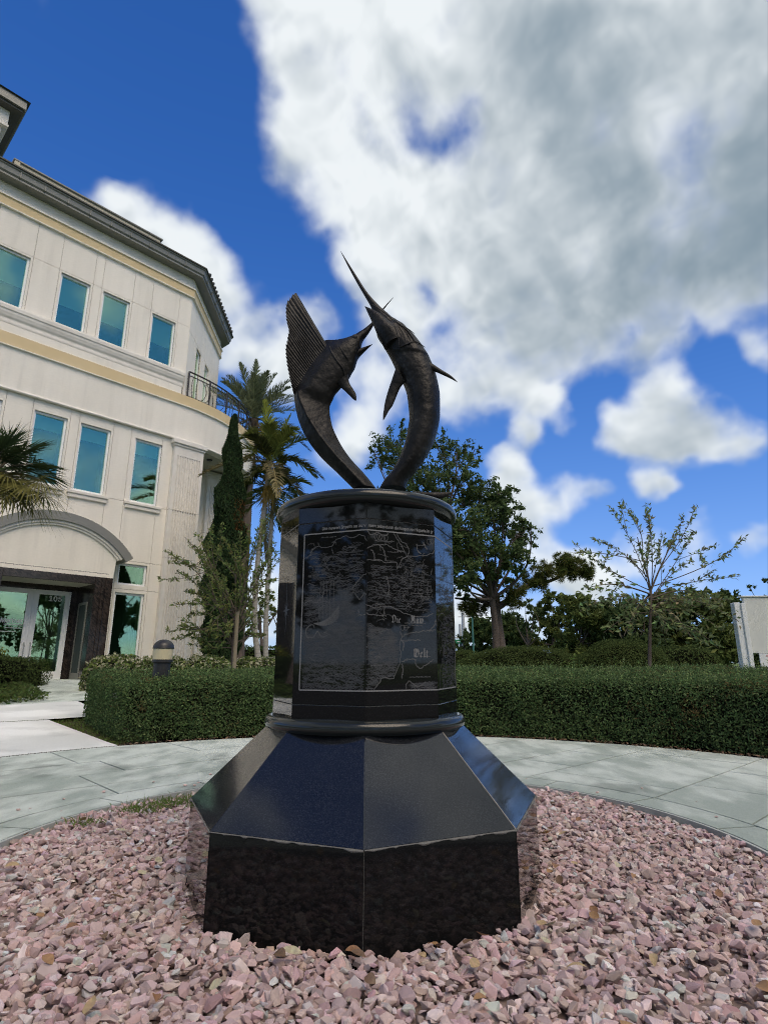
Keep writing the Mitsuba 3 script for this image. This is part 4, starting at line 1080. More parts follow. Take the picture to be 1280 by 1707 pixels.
    allv = np.vstack([bv, jv])
    for g, r in zip(RG, (0.0036, 0.0036, 0.003, 0.0022, 0.0022, 0.0022, 0.003)):
        put(part(S, 'gill_slit'), MB().add(*slit(g, allv, r)), 'bronze_dark', smooth=40)


build_sailfish()

# ------------------------------------------------------------------ the office building
FO = np.array([-8.3944, 15.5, 0.0])
FU = np.array([0.67692, 0.73605, 0.0])
FN = np.array([0.73605, -0.67692, 0.0])
GZ = 0.42
B = 'office_building'


def fw(v):
    v = np.asarray(v, float)
    return FO + v[:, :1] * FU + v[:, 1:2] * FN + np.c_[np.zeros(len(v)), np.zeros(len(v)), v[:, 2]]


def fput(key, vf, mat, smooth=False):
    """A mesh given in facade coordinates (along, outward, up)."""
    v, f = vf
    f = np.asarray(f)
    if f.shape[1] == 4:
        f = np.vstack([f[:, [0, 1, 2]], f[:, [0, 2, 3]]])
    return put(key, MB().add(fw(v), f[:, ::-1]), mat, smooth=smooth)


def plate(poly, d0, d1):
    """A polygon in (along, up) extruded from d0 to d1 outward."""
    v, f = extrude(poly, d1 - d0)
    return np.c_[v[:, 0], v[:, 2] + d0, v[:, 1]], f[:, ::-1]


def join(*vfs):
    v, f, n = [], [], 0
    for a, b in vfs:
        b = np.asarray(b)
        if b.shape[1] == 4:
            b = np.vstack([b[:, [0, 1, 2]], b[:, [0, 2, 3]]])
        v.append(a)
        f.append(b + n)
        n += len(a)
    return np.vstack(v), np.vstack(f)


def fbox(t0, t1, d0, d1, z0, z1, b=0.0):
    v, f = cham(t0, t1, d0, d1, z0, z1, b) if b else boxv(t0, t1, d0, d1, z0, z1)
    return v, f


W3 = [(1.34, 2.15), (-0.21, 0.61), (-1.40, -0.58), (-3.05, -2.20), (-4.6, -3.75)]
W2 = [(1.27, 2.13), (-0.31, 0.54), (-1.50, -0.66), (-3.10, -2.25), (-4.65, -3.8)]
WINS = [(a, b, 10.19, 11.84) for a, b in W3] + [(a, b, 5.49, 7.48) for a, b in W2] + [(1.19, 2.05, 0.62, 2.80), (1.21, 2.05, 3.02, 3.64), (-3.40, -2.54, 0.62, 2.80), (-3.40, -2.56, 3.02, 3.64)]


def window(t0, t1, z0, z1, blind=0.55, d=-0.10, place=None, fp=None):
    """frame (> pane, blind) in an opening; the room behind is a dark box."""
    fp = fp or fput
    key = part(B, 'window')
    w = 0.06
    ring = sbox(t0, z0, t1, z1).difference(sbox(t0 + w, z0 + w, t1 - w, z1 - w))
    fp(key, plate(ring, d - 0.04, d + 0.035), 'white_frame')
    k1, k2 = 0.006 * math.sin(t0 * 37 + z0 * 11), 0.008 * math.sin(t0 * 53 + z0 * 7 + 2)
    fp(part(key, 'pane'), (np.array([[t0 + w, d - k1 - k2, z0 + w], [t1 - w, d + k1 - k2, z0 + w], [t1 - w, d + k1 + k2, z1 - w], [t0 + w, d - k1 + k2, z1 - w]]), np.array([[0, 2, 1], [0, 3, 2]])), 'pane')
    if blind:
        zb = z1 - (z1 - z0) * blind
        fp(part(key, 'blind'), fbox(t0 + w, t1 - w, d - 0.10, d - 0.09, zb, z1 - w), 'blind')
    fp(part(key, 'reveal'), join(fbox(t0 - 0.02, t1 + 0.02, -0.72, -0.70, z0 - .02, z1 + .02), fbox(t0 - 0.03, t0 - 0.005, -0.7, -0.16, z0, z1), fbox(t1 + 0.005, t1 + 0.03, -0.7, -0.16, z0, z1),
                                  fbox(t0, t1, -0.7, -0.16, z0 - 0.03, z0 - 0.005), fbox(t0, t1, -0.7, -0.16, z1 + 0.005, z1 + 0.03)), 'interior')


def wall_panels(holder, region, tj, zj, holes, d0=-0.05, d1=0.0, fp=None, gap=0.006):
    """The rendered panels of a wall, cut at the joints tj and zj, with window openings."""
    fp = fp or fput
    cut = shapely.union_all([sbox(a, c, b, e) for a, b, c, e in holes]) if holes else None
    for a, b in zip(tj[:-1], tj[1:]):
        for c, e in zip(zj[:-1], zj[1:]):
            p = sbox(a + gap, c + gap, b - gap, e - gap).intersection(region)
            if cut is not None:
                p = p.difference(cut)
            for g in getattr(p, 'geoms', [p]):
                if g.geom_type == 'Polygon' and g.area > 0.003:
                    fp(part(holder, 'panel'), plate(g, d0, d1), 'stucco')


def offset_path(pts, d):
    """Offsets an open plan polyline to its right-hand (outer) side with mitres."""
    pts = np.asarray(pts, float)
    e = np.diff(pts, axis=0)
    e /= np.linalg.norm(e, axis=1, keepdims=True)
    n = np.c_[e[:, 1], -e[:, 0]]
    out = [pts[0] + n[0] * d]
    for i in range(1, len(pts) - 1):
        m = n[i - 1] + n[i]
        m /= np.linalg.norm(m)
        out.append(pts[i] + m * d / (m @ n[i]))
    out.append(pts[-1] + n[-1] * d)
    return np.array(out)


def band(path, d0, d1, z0, z1):
    """A moulding of rectangular section along a plan path (world metres)."""
    a, b = offset_path(path, d0), offset_path(path, d1)
    n = len(path)
    v = np.vstack([np.c_[a, np.full(n, z0)], np.c_[b, np.full(n, z0)], np.c_[b, np.full(n, z1)], np.c_[a, np.full(n, z1)]])
    q = []
    for s0 in range(4):
        s1 = (s0 + 1) % 4
        q += [[s0 * n + i, s0 * n + i + 1, s1 * n + i + 1, s1 * n + i] for i in range(n - 1)]
    q += [[0, n, 2 * n, 3 * n], [n - 1, 4 * n - 1, 3 * n - 1, 2 * n - 1]]
    return v, np.array(q)


def profile_band(path, prof):
    """A moulding along a plan path with a profile of (outward, height) points."""
    rows = [np.c_[offset_path(path, d), np.full(len(path), z)] for d, z in prof]
    n = len(path)
    v = np.vstack(rows)
    q = [[k * n + i, k * n + i + 1, (k + 1) * n + i + 1, (k + 1) * n + i] for k in range(len(prof) - 1) for i in range(n - 1)]
    return v, np.array(q)


def build_building():
    tag(B, 'cream stucco office building with teal windows, tan bands and a curved balcony at its corner', 'building')
    tL = -7.5
    A0 = fw([[tL, 0, 0]])[0][:2]
    A1 = fw([[2.65, 0, 0]])[0][:2]
    wv = np.array([-0.042, 0.999])
    A2 = A1 + wv * 4.0
    A3 = A2 + np.array([-0.74, 0.67]) * 7
    top = np.array([A0, A1, A2, A3])
    # structural wall behind the panels, with the window openings
    wall = part(B, 'wall')
    holes = shapely.union_all([sbox(a, c, b, e) for a, b, c, e in WINS] + [sbox(-1.78, GZ - 1, 0.44, 2.92)])
    body = sbox(tL, GZ - 0.8, 2.62, 14.1).difference(holes)
    fput(wall, plate(body, -0.45, -0.03), 'shadow_joint')
    # panels, storey by storey
    wall_panels(wall, sbox(tL, 9.0, 2.645, 14.1), [tL, -6, -4.66, -3.7, -3.11, -2.14, -1.46, -0.52, -0.27, 0.67, 1.28, 2.21, 2.645], [10.16, 11.9, 13.04], [w for w in WINS if w[2] > 9])
    wall_panels(wall, sbox(tL, 13.3, 2.645, 14.2), [tL, 2.645], [13.34, 14.14], [])
    wall_panels(wall, sbox(tL, GZ, 2.47, 7.8), [tL, -4.7, -3.75, -3.16, -2.19, -1.55, -0.60, -0.36, 0.60, 1.13, 2.12, 2.47], [GZ - 0.3, 0.6, 2.9, 3.72, 5.46, 7.78], [w for w in WINS if w[2] < 9] + [(-2.2, 0.9, GZ - 1, 3.72)])
    for a, b, c, e in WINS:
        window(a, b, c, e, {10.19: 0.56, 5.49: 0.22}.get(c, 0.0))
    # sills of the middle storey
    for a, b in W2:
        fput(part(B, 'sill'), join(fbox(a - 0.13, b + 0.13, 0.001, 0.10, 5.38, 5.465, 0.012), fbox(a - 0.10, b + 0.10, 0.001, 0.065, 5.27, 5.379, 0.01)), 'cast_stone')
    # continuous moulded sill under the top storey
    pr = [(0.0, 9.64), (0.05, 9.645), (0.055, 9.70), (0.03, 9.71), (0.03, 9.78), (0.07, 9.84), (0.10, 9.93), (0.105, 10.0), (0.13, 10.01), (0.135, 10.10), (0.12, 10.16), (0.0, 10.165)]
    q0, q1 = fw([[tL, 0, 0], [2.58, 0, 0]])[:, :2]
    put(part(B, 'sill_moulding'), MB().add(*profile_band(np.array([q0, q1]), pr)), 'cast_stone')
    # plain storey band between, straight and then curving round the balcony
    R = 5.4
    aa = np.radians(np.linspace(0, 62, 26))
    arc = np.c_[2.55 + R * np.sin(aa), -R + R * np.cos(aa), 0 * aa]
    pth = np.vstack([fw([[tL, 0, 0]])[:, :2], fw(arc)[:, :2]])
    put(part(B, 'frieze'), MB().add(*band(pth, -0.3, 0.06, 7.86, 9.01)), 'stucco', smooth=25)
    put(part(B, 'frieze_moulding'), MB().add(*profile_band(pth, [(-0.2, 7.78), (0.10, 7.785), (0.11, 7.81), (0.08, 7.83), (0.065, 7.865), (-0.1, 7.87)])), 'cast_stone', smooth=25)
    put(part(B, 'tan_band'), MB().add(*band(pth, -0.3, 0.10, 9.012, 9.36)), 'tan_stucco', smooth=25)
    put(part(B, 'tan_band_lip'), MB().add(*band(pth, -0.3, 0.125, 8.985, 9.0105)), 'stucco', smooth=25)
    put(part(B, 'band_coping'), MB().add(*band(pth[:2], -0.1, 0.04, 9.3615, 9.64)), 'stucco')
    # upper tan band, frieze, gutter and roof along the whole top
    put(part(B, 'tan_band'), MB().add(*band(top, -0.1, 0.06, 13.05, 13.33)), 'tan_stucco')
    put(part(B, 'tan_band_lip'), MB().add(*band(top, -0.1, 0.10, 13.331, 13.375)), 'stucco')
    put(part(B, 'tan_band_lip'), MB().add(*band(top, -0.1, 0.08, 13.02, 13.049)), 'stucco')
    put(part(B, 'eave_soffit'), MB().add(*band(top, -0.05, 0.33, 13.77, 13.83)), 'gutter_metal')
    put(part(B, 'gutter'), MB().add(*profile_band(top, [(0.20, 13.8305), (0.34, 13.835), (0.37, 13.87), (0.385, 14.01), (0.42, 14.04), (0.42, 14.07), (0.30, 14.075)])), 'gutter_metal')
    put(part(B, 'roof_edge'), MB().add(*band(top, -0.1, 0.46, 14.08, 14.12)), 'roof_tile')
    roof = part(B, 'roof')
    put(roof, MB().add(*profile_band(top, [(0.44, 14.122), (-0.5, 14.24), (-3.0, 14.6), (-3.0, 14.1)])), 'roof_tile')
    for si, (a, b) in enumerate(zip(top[:-1], top[1:])):            # butt ends of the roof tiles along the eave
        L = np.linalg.norm(b - a)
        e = (b - a) / L
        n = np.array([e[1], -e[0]])
        for s in np.arange(0.1, L - 0.1, 0.24):
            p = a + e * (s + 0.11) + n * 0.40
            if si == 0:
                continue
            v, f = tube([[p[0] + n[0] * 0.09, p[1] + n[1] * 0.09, 14.135], [p[0] - n[0] * 0.35, p[1] - n[1] * 0.35, 14.25]], 0.06, 8)
            put(part(roof, 'tile'), MB().add(v, f), 'roof_tile', smooth=40)
        for s in np.arange(0.3, L, 0.62):
            p = a + e * s
            o = lambda d, w: (p + n * d + e * w)
            v, f = boxv(-0.012, 0.012, 0.35, 0.402, 13.84, 14.074)
            vw = np.c_[p[0] + v[:, 0] * e[0] + v[:, 1] * n[0], p[1] + v[:, 0] * e[1] + v[:, 1] * n[1], v[:, 2]]
            put(part(B, 'gutter_bracket'), MB().add(vw, f), 'gutter_metal')
    # parapet standing on the roof
    fput(part(B, 'parapet'), fbox(-2.88, 1.58, -0.85, -0.62, 14.2, 15.10), 'parapet_metal')
    fput(part(B, 'parapet_cap'), fbox(-2.93, 1.66, -0.92, -0.57, 15.102, 15.17, 0.015), 'gutter_metal')
    fput(part(B, 'parapet_end'), fbox(-2.90, -2.76, -0.619, -0.58, 14.2, 15.098), 'parapet_metal')
    # the higher block behind, seen at its corner
    tw = part(B, 'tower')
    fput(tw, join(fbox(-9, -3.18, -7, -1.95, 13.5, 17.2), fbox(-9, -3.06, -7, -1.83, 17.202, 17.72)), 'stucco')
    fput(part(tw, 'frieze_lip'), fbox(-9, -3.03, -7, -1.80, 17.12, 17.201), 'stucco')
    fput(part(tw, 'eave'), fbox(-9, -2.78, -7, -1.56, 17.721, 17.80), 'roof_tile')
    fput(part(tw, 'gutter'), join(fbox(-9, -2.72, -1.559, -1.48, 17.80, 18.10, 0.01), fbox(-2.779, -2.70, -7, -1.56, 17.80, 18.10, 0.01)), 'gutter_metal')
    v = np.array([[-9, -1.42, 18.11], [-2.64, -1.42, 18.11], [-2.64, -7, 18.11], [-9, -7, 18.11], [-9, -4.2, 19.3], [-5.4, -4.2, 19.3]])
    fput(part(tw, 'roof'), (v, np.array([[0, 1, 5], [0, 5, 4], [1, 2, 5], [2, 3, 4], [2, 4, 5], [0, 2, 1], [0, 3, 2]])), 'roof_tile')

    # corner wall of the top storey, turned away over the balcony
    def fw2(v):
        v = np.asarray(v, float)
        n2 = np.array([wv[1], -wv[0]])
        return np.c_[A1[0] + v[:, 0] * wv[0] + v[:, 1] * n2[0], A1[1] + v[:, 0] * wv[1] + v[:, 1] * n2[1], v[:, 2]]

    def fput2(key, vf, mat, smooth=False):
        v, f = vf
        f = np.asarray(f)
        if f.shape[1] == 4:
            f = np.vstack([f[:, [0, 1, 2]], f[:, [0, 2, 3]]])
        return put(key, MB().add(fw2(v), f[:, ::-1]), mat, smooth=smooth)
    doors = [(0.95, 1.52, 9.38, 11.72), (2.10, 2.66, 9.38, 11.72)]
    cw = part(B, 'corner_wall')
    fput2(cw, plate(sbox(0.02, 9.0, 4.0, 14.1).difference(shapely.union_all([sbox(a, c, b, e) for a, b, c, e in doors])), -0.4, -0.03), 'shadow_joint')
    wall_panels(cw, sbox(0.004, 9.36, 4.0, 14.1), [0.0, 0.75, 1.73, 2.86, 4.0], [9.37, 11.8, 13.04], doors, fp=fput2)
    wall_panels(cw, sbox(0.004, 13.3, 4.0, 14.1), [0.0, 4.0], [13.34, 14.14], [], fp=fput2)
    for a, b, c, e in doors:
        window(a, b, c, e, 0.0, fp=fput2)
    put(part(B, 'return_wall'), MB().add(*band(np.array([A2, A3]), -0.4, 0.0, 9.36, 14.1)), 'stucco')
    # balcony floor and the porch under it
    rr = R + 0.04
    pts = [(2.0, -0.02)] + [(2.55 + rr * math.sin(x), -R + rr * math.cos(x)) for x in np.radians(np.linspace(0, 62, 26))] + [(4.0, -5.0), (2.0, -4.0)]
    pl = Polygon(pts)
    v, f = extrude(pl, 0.10)
    v[:, 2] += 9.25
    fput(part(B, 'balcony_floor'), (v, f[:, ::-1]), 'cast_stone')
    v, f = extrude(pl, 0.06)
    v[:, 2] += 7.84
    fput(part(B, 'porch_soffit'), (v, f[:, ::-1]), 'soffit')
    v, f = lathe([(0.0, 0.0), (0.09, 0.0), (0.10, 0.015), (0.10, 0.03)], 20)
    fput(part(B, 'porch_downlight'), (v + [4.35, -1.0, 7.80], f), 'dark_metal')
    fput(part(B, 'porch_wall'), join(fbox(3.2, 6.05, -2.6, -2.18, GZ - 0.8, 7.83), fbox(2.9, 3.35, -2.179, -0.35, GZ - 0.8, 7.83)), 'stucco')

    def pilaster(t0, t1, d0, d1, name):
        k = part(B, name)
        z0, z1 = GZ + 0.55, 7.25
        fl = np.linspace(t0 + 0.13, t1 - 0.13, 10)
        shaft = sbox(t0, GZ - 0.3, t1, 7.55).difference(shapely.union_all([sbox(a - 0.022, z0, a + 0.022, z1).buffer(0.0) for a in fl]))
        fput(k, plate(shaft, d1 - 0.03, d1), 'cast_stone')
        fput(part(k, 'flute_ground'), fbox(t0 + 0.002, t1 - 0.002, d0, d1 - 0.031, GZ - 0.3, 7.55), 'cast_stone')
        fput(part(k, 'capital'), join(fbox(t0 - 0.04, t1 + 0.04, d0, d1 + 0.04, 7.551, 7.62, 0.01), fbox(t0 - 0.09, t1 + 0.09, d0, d1 + 0.09, 7.621, 7.78, 0.015)), 'cast_stone')
        fput(part(k, 'base'), join(fbox(t0 - 0.06, t1 + 0.06, d0, d1 + 0.06, GZ - 0.4, GZ + 0.42, 0.02), fbox(t0 - 0.03, t1 + 0.03, d0, d1 + 0.03, GZ + 0.421, GZ + 0.5, 0.015)), 'cast_stone')
        fput(part(k, 'joint'), join(*[fbox(t0 - 0.001, t1 + 0.001, d0, d1 + 0.0015, z, z + 0.008) for z in (3.95, 5.45)]), 'shadow_joint')
    pilaster(2.47, 3.48, -0.35, 0.14, 'pilaster')
    pilaster(4.95, 5.75, -2.179, -2.04, 'pilaster')

    # balcony railing
    rl = part(B, 'balcony_railing')
    ra = R - 0.10

    def rp(x, z):
        return fw([[2.55 + ra * math.sin(x), -R + ra * math.cos(x), z]])[0]
    xs = np.linspace(0.055, 1.05, 40)
    put(rl, MB().add(*tube([rp(x, 10.36) for x in xs], 0.028, 8)).add(*tube([rp(x, 10.22) for x in xs], 0.018, 6)).add(*tube([rp(x, 9.47) for x in xs], 0.02, 6)), 'iron', smooth=40)
    for x in np.linspace(0.055, 1.05, 7):
        put(part(rl, 'post'), MB().add(*tube([rp(x, 9.36), rp(x, 10.36)], 0.032, 8)), 'iron', smooth=40)
    for g in range(6):
        for s in range(1, 5):
            x = 0.055 + (1.05 - 0.055) / 6 * (g + s / 5)
            zz = np.linspace(9.47, 10.22, 12)
            t = (zz - 9.47) / 0.75
            bow = 0.12 * np.sin(np.pi * t ** 0.8) * (1 if s > 2 else -1)
            p = []
            for z, bb in zip(zz, bow):
                c = rp(x + bb * 0.10 * 1.9, z)
                o = fw([[2.55 + (ra + abs(bb)) * math.sin(x + bb * 0.19), -R + (ra + abs(bb)) * math.cos(x + bb * 0.19), z]])[0]
                p.append(o)
            put(part(rl, 'baluster'), MB().add(*tube(p, 0.012, 6)), 'iron', smooth=40)

    # ---------------- the entrance portal
    P = part(B, 'entrance_portal')
    c, d = -0.66, 0.5
    Ri, zc = 2.13, 2.19
    ah = math.acos((3.62 - zc) / Ri)
    a = np.linspace(-ah, ah, 40)
    half = 1.54
    front = Polygon([(c - half, 3.10), (c + half, 3.10)] + [(c + Ri * math.sin(x), zc + Ri * math.cos(x)) for x in a[::-1]])
    fput(P, plate(front, -0.02, d), 'stucco')
    fput(part(P, 'groove'), fbox(c - half + 0.12, c + half - 0.12, d - 0.01, d + 0.001, 3.195, 3.21), 'shadow_joint')

    def arch(r0, r1, d0, d1, ext=0.0):
        x = np.linspace(-ah - ext, ah + ext, 48)
        pol = Polygon([(c + r0 * math.sin(t), zc + r0 * math.cos(t)) for t in x] + [(c + r1 * math.sin(t), zc + r1 * math.cos(t)) for t in x[::-1]])
        return plate(pol, d0, d1)
    fput(part(P, 'archivolt'), join(arch(Ri + 0.002, Ri + 0.06, -0.02, d + 0.05, 0.02), arch(Ri + 0.061, Ri + 0.13, -0.02, d + 0.09, 0.03)), 'cast_stone')
    fput(part(P, 'barrel_roof'), arch(Ri + 0.131, Ri + 0.36, -0.02, d + 0.14, 0.085), 'portal_metal')
    # granite surround
    sr = part(B, 'granite_surround')
    oL, oR = -1.74, 0.42
    fput(sr, join(fbox(oR, 0.885, d - 0.03, d - 0.001, GZ - 0.2, 3.098), fbox(-2.205, oL, d - 0.03, d - 0.001, GZ - 0.2, 3.098)), 'brown_granite')
    for s in (0, 1):
        for t0, t1, dd in ((0.70, 0.883, 0.03), (0.595, 0.690, 0.015), (oR, 0.585, 0.03)):
            x0, x1 = (t0, t1) if s == 0 else (-1.32 - t1, -1.32 - t0)
            fput(part(sr, 'strip'), fbox(x0 + 0.002, x1 - 0.002, d, d + dd, GZ - 0.2, 3.096, 0.006), 'brown_granite')
    fput(part(sr, 'lintel'), fbox(oL + 0.001, oR - 0.001, d - 0.05, d + 0.022, 2.90, 3.094, 0.006), 'brown_granite')
    for t in (oL, oR):
        s = 1 if t == oR else -1
        fput(part(sr, 'jamb'), fbox(min(t, t + s * 0.05), max(t, t + s * 0.05), -0.75, d - 0.031, GZ - 0.2, 2.93), 'brown_granite')
    fput(part(P, 'ceiling'), fbox(oL, oR, -0.6, d - 0.051, 2.905, 2.96), 'soffit')
    fput(part(P, 'side_walls'), join(fbox(0.48, 0.884, -0.03, d - 0.031, GZ - 0.3, 3.097), fbox(-2.204, -1.80, -0.03, d - 0.031, GZ - 0.3, 3.097)), 'stucco')
    fput(part(P, 'backing'), join(fbox(0.262, oR - 0.001, -0.66, -0.60, GZ - 0.2, 2.904), fbox(oL + 0.001, -1.592, -0.66, -0.60, GZ - 0.2, 2.904), fbox(-1.592, 0.262, -0.66, -0.60, 2.77, 2.904)), 'brown_granite')
    # side door in the right jamb: a narrow grey frame with dark glass
    sd = part(B, 'side_door')
    fput(sd, join(fbox(0.405, 0.4195, -0.40, -0.33, GZ, 2.45), fbox(0.405, 0.4195, 0.12, 0.19, GZ, 2.45), fbox(0.405, 0.4195, -0.33, 0.12, 2.38, 2.45), fbox(0.405, 0.4195, -0.33, 0.12, GZ, GZ + 0.18)), 'gutter_metal')
    fput(part(sd, 'pane'), fbox(0.412, 0.4194, -0.33, 0.12, GZ + 0.18, 2.38), 'interior')
    # the glazed doors
    for s, (x0, x1) in enumerate(((-0.668, 0.258), (-1.59, -0.672))):
        dk = part(B, 'glass_door')
        fr = sbox(x0, GZ + 0.01, x1, 2.76).difference(sbox(x0 + 0.135, GZ + 0.22, x1 - 0.135, 2.64))
        fput(dk, plate(fr, -0.655, -0.60), 'white_frame')
        x = [x0 + 0.135, x1 - 0.135]
        fput(part(dk, 'pane'), (np.array([[x[0], -0.63, GZ + 0.22], [x[1], -0.63, GZ + 0.22], [x[1], -0.63, 2.64], [x[0], -0.63, 2.64]]), np.array([[0, 2, 1], [0, 3, 2]])), 'pane')
        hx = x0 + 0.07 if s == 0 else x1 - 0.07
        hz = [1.02, 1.36]
        fput(part(dk, 'handle'), tube([[hx, -0.60, hz[0]], [hx, -0.53, hz[0]], [hx, -0.52, hz[0] + 0.04], [hx, -0.52, hz[1] - 0.04], [hx, -0.53, hz[1]], [hx, -0.60, hz[1]]], 0.013, 8), 'galvanised', True)
        fput(part(dk, 'lock'), fbox(hx - 0.018, hx + 0.018, -0.60, -0.59, 0.94, 0.975, 0.003), 'galvanised')
        if s == 0:
            m = meshkit.text_mesh('105', 0.13, 0.004, True)
            v = np.array(m.vertices)
            fput(part(dk, 'lettering'), (np.c_[v[:, 0] - 0.30, v[:, 2] - 0.626, v[:, 1] + 2.48], np.array(m.faces)), 'white_print')
        else:
            m = meshkit.text_mesh('Mariner', 0.115, 0.004, True)
            v = np.array(m.vertices)
            w = v[:, 0].max()
            fput(part(dk, 'lettering'), join((np.c_[v[:, 0] * 0.52 / w - 1.345, v[:, 2] - 0.626, v[:, 1] + 1.86], np.array(m.faces)), fbox(-1.25, -0.83, -0.626, -0.622, 1.805, 1.822), fbox(-1.23, -0.83, -0.626, -0.622, 1.72, 1.734),
                                             fbox(-1.36, -0.96, -0.626, -0.622, 1.63, 1.646)), 'white_print')
    fput(part(P, 'lobby'), join(fbox(-1.7, 0.4, -3.6, -3.55, GZ, 3.0), fbox(-1.75, -1.7, -3.55, -0.66, GZ, 3.0), fbox(0.4, 0.45, -3.55, -0.77, GZ, 3.0), fbox(-1.7, 0.4, -3.55, -0.66, 2.96, 3.0)), 'interior')
    fput(part(P, 'threshold'), fbox(-1.74, 0.42, -3.55, 0.5, GZ - 0.2, GZ + 0.006), 'stamped_concrete')


build_building()

# ------------------------------------------------------------------ hedges and shrubs
def hedge_shell(r0, r1, a0, a1, h, rnd=0.12, na=90, inset=0.0):
    """Cross-sections of a clipped hedge bent round the bed: returns grid points and outward normals."""
    prof = []
    w = r1 - r0
    for x, y in [(0, 0.02), (0, h * 0.35), (0, h * 0.7), (0, h - rnd)]:
        prof.append((x + inset, y))
    for t in np.linspace(0, np.pi / 2, 6)[1:]:
        prof.append((rnd - (rnd - inset) * math.cos(t), h - rnd + (rnd - inset) * math.sin(t)))
    for x in np.linspace(rnd, w - rnd, 8)[1:-1]:
        prof.append((x, h - inset))
    for t in np.linspace(np.pi / 2, 0, 6):
        prof.append((w - rnd + (rnd - inset) * math.cos(t), h - rnd + (rnd - inset) * math.sin(t)))
    prof.append((w - inset, 0.02))
    prof = np.array(prof)
    return prof


def hedge(key, r0, r1, a0, a1, h, n, rng, colours, leaf=0.034, mid=None, ends=(True, True), top_col=None):
    """mid: centre of curvature. Dense small leaves over a dark twiggy core, following the ground."""
    mid = C0 if mid is None else mid
    prof = hedge_shell(r0, r1, a0, a1, h)
    seg = np.r_[0, np.cumsum(np.linalg.norm(np.diff(prof, axis=0), axis=1))]
    tot = seg[-1]
    rm = (r0 + r1) / 2
    arc = math.radians(a1 - a0) * rm
    mb = MB()

    def world(px, py, ang, endd=None):
        r = r0 + px
        x, y = mid[0] + r * np.sin(ang), mid[1] + r * np.cos(ang)
        return np.stack([x, y, ground_z(x, y) + py], -1)
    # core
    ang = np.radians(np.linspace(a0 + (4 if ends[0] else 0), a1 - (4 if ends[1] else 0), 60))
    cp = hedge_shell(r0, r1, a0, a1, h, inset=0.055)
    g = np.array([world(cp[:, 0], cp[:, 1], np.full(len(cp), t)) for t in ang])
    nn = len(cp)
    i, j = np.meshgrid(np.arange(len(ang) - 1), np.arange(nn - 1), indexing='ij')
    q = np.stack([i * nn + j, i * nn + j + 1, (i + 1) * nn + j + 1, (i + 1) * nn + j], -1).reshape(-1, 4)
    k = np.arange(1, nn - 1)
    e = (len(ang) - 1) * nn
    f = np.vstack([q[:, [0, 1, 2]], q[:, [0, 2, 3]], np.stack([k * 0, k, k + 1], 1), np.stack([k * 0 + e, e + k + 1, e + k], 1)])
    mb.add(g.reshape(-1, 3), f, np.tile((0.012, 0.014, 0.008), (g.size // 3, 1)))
    # leaves over the skin
    u = rng.random(n) * tot
    px, py = np.interp(u, seg, prof[:, 0]), np.interp(u, seg, prof[:, 1])
    d = np.stack([np.interp(u, seg, np.gradient(prof[:, 0], seg)), np.interp(u, seg, np.gradient(prof[:, 1], seg))], 1)
    d /= np.linalg.norm(d, axis=1, keepdims=True) + 1e-9
    nr, nz = -d[:, 1], d[:, 0]
    an = np.radians(rng.uniform(a0, a1, n))
    depth = -rng.random(n) ** 1.5 * 0.075 + rng.normal(size=n) * 0.012
    lump = (meshkit.fbm(np.stack([an * rm * 2.2, px * 2.2, py * 2.2], 1), 3, 5) - 0.5) * 0.15
    depth += lump
    e = np.minimum(np.where(ends[0], (an - math.radians(a0)) * rm, 9), np.where(ends[1], (math.radians(a1) - an) * rm, 9)).clip(0, 0.4)
    sq = 0.4 * (1 - np.sqrt(1 - (1 - e / 0.4) ** 2))
    wd = r1 - r0
    P = world(wd / 2 + (px + nr * depth - wd / 2) * (1 - sq / (wd / 2)), np.maximum((py + nz * depth) * (1 - 0.25 * sq), 0.01), an)
    N = np.stack([nr * np.sin(an), nr * np.cos(an), nz], 1)
    lists = [(P, N)]
    for s, yes in ((0, ends[0]), (1, ends[1])):
        if yes:
            m = int(n * (r1 - r0) * h / (tot * arc)) + 50
            x, y = rng.uniform(0.30, r1 - r0 - 0.30, m), rng.uniform(0.02, h - 0.06, m)
            ok = ~(((x < 0.1) | (x > r1 - r0 - 0.1)) & (y > h - 0.06))
            x, y = x[ok], y[ok]
            t = np.radians(np.full(len(x), (a0, a1)[s]))
            bulge = (rng.random(len(x)) ** 1.5 * 0.07 - 0.05 - np.clip(np.abs(x / (r1 - r0) - 0.5) - 0.25, 0, 1) * 0.6) / rm
            t = t + bulge * (-1, 1)[s]
            P2 = world(x, y, t)
            lists.append((P2, np.stack([np.cos(t), -np.sin(t), 0 * t], 1) * (-1, 1)[s]))
    P, N = np.vstack([a for a, _ in lists]), np.vstack([b for _, b in lists])
    m = len(P)
    N = N + rng.normal(size=(m, 3)) * 0.75 + [0, 0, 0.25]
    v, f = leaf_mesh(P, N, leaf * rng.uniform(0.6, 1.35, m), rng, 0.42)
    col = np.array(colours)[rng.integers(len(colours), size=m)]
    c = np.clip(col * (1 + 0.28 * rng.normal(size=(m, 1)).clip(-1.6, 2.2)) * (1 + 0.06 * rng.normal(size=(m, 3))), 0.004, 0.5)
    brown = meshkit.fbm(P * 2.6, 3, 44) + 0.12 * rng.normal(size=m) > 0.78
    c[brown] = jitter((0.13, 0.10, 0.045), int(brown.sum()), rng, 0.3, 0.08)
    mb.add(v, f, np.repeat(c, 4, 0))
    # new shoots standing above the clipped top
    ns = int(arc * 150)
    an, x = np.radians(rng.uniform(a0 + 1.5, a1 - 1.5, ns)), rng.uniform(0.08, r1 - r0 - 0.1, ns)
    base = world(x, np.full(ns, h - 0.03), an)
    lean = rng.normal(size=(ns, 3)) * 0.35 + [0, 0, 1]
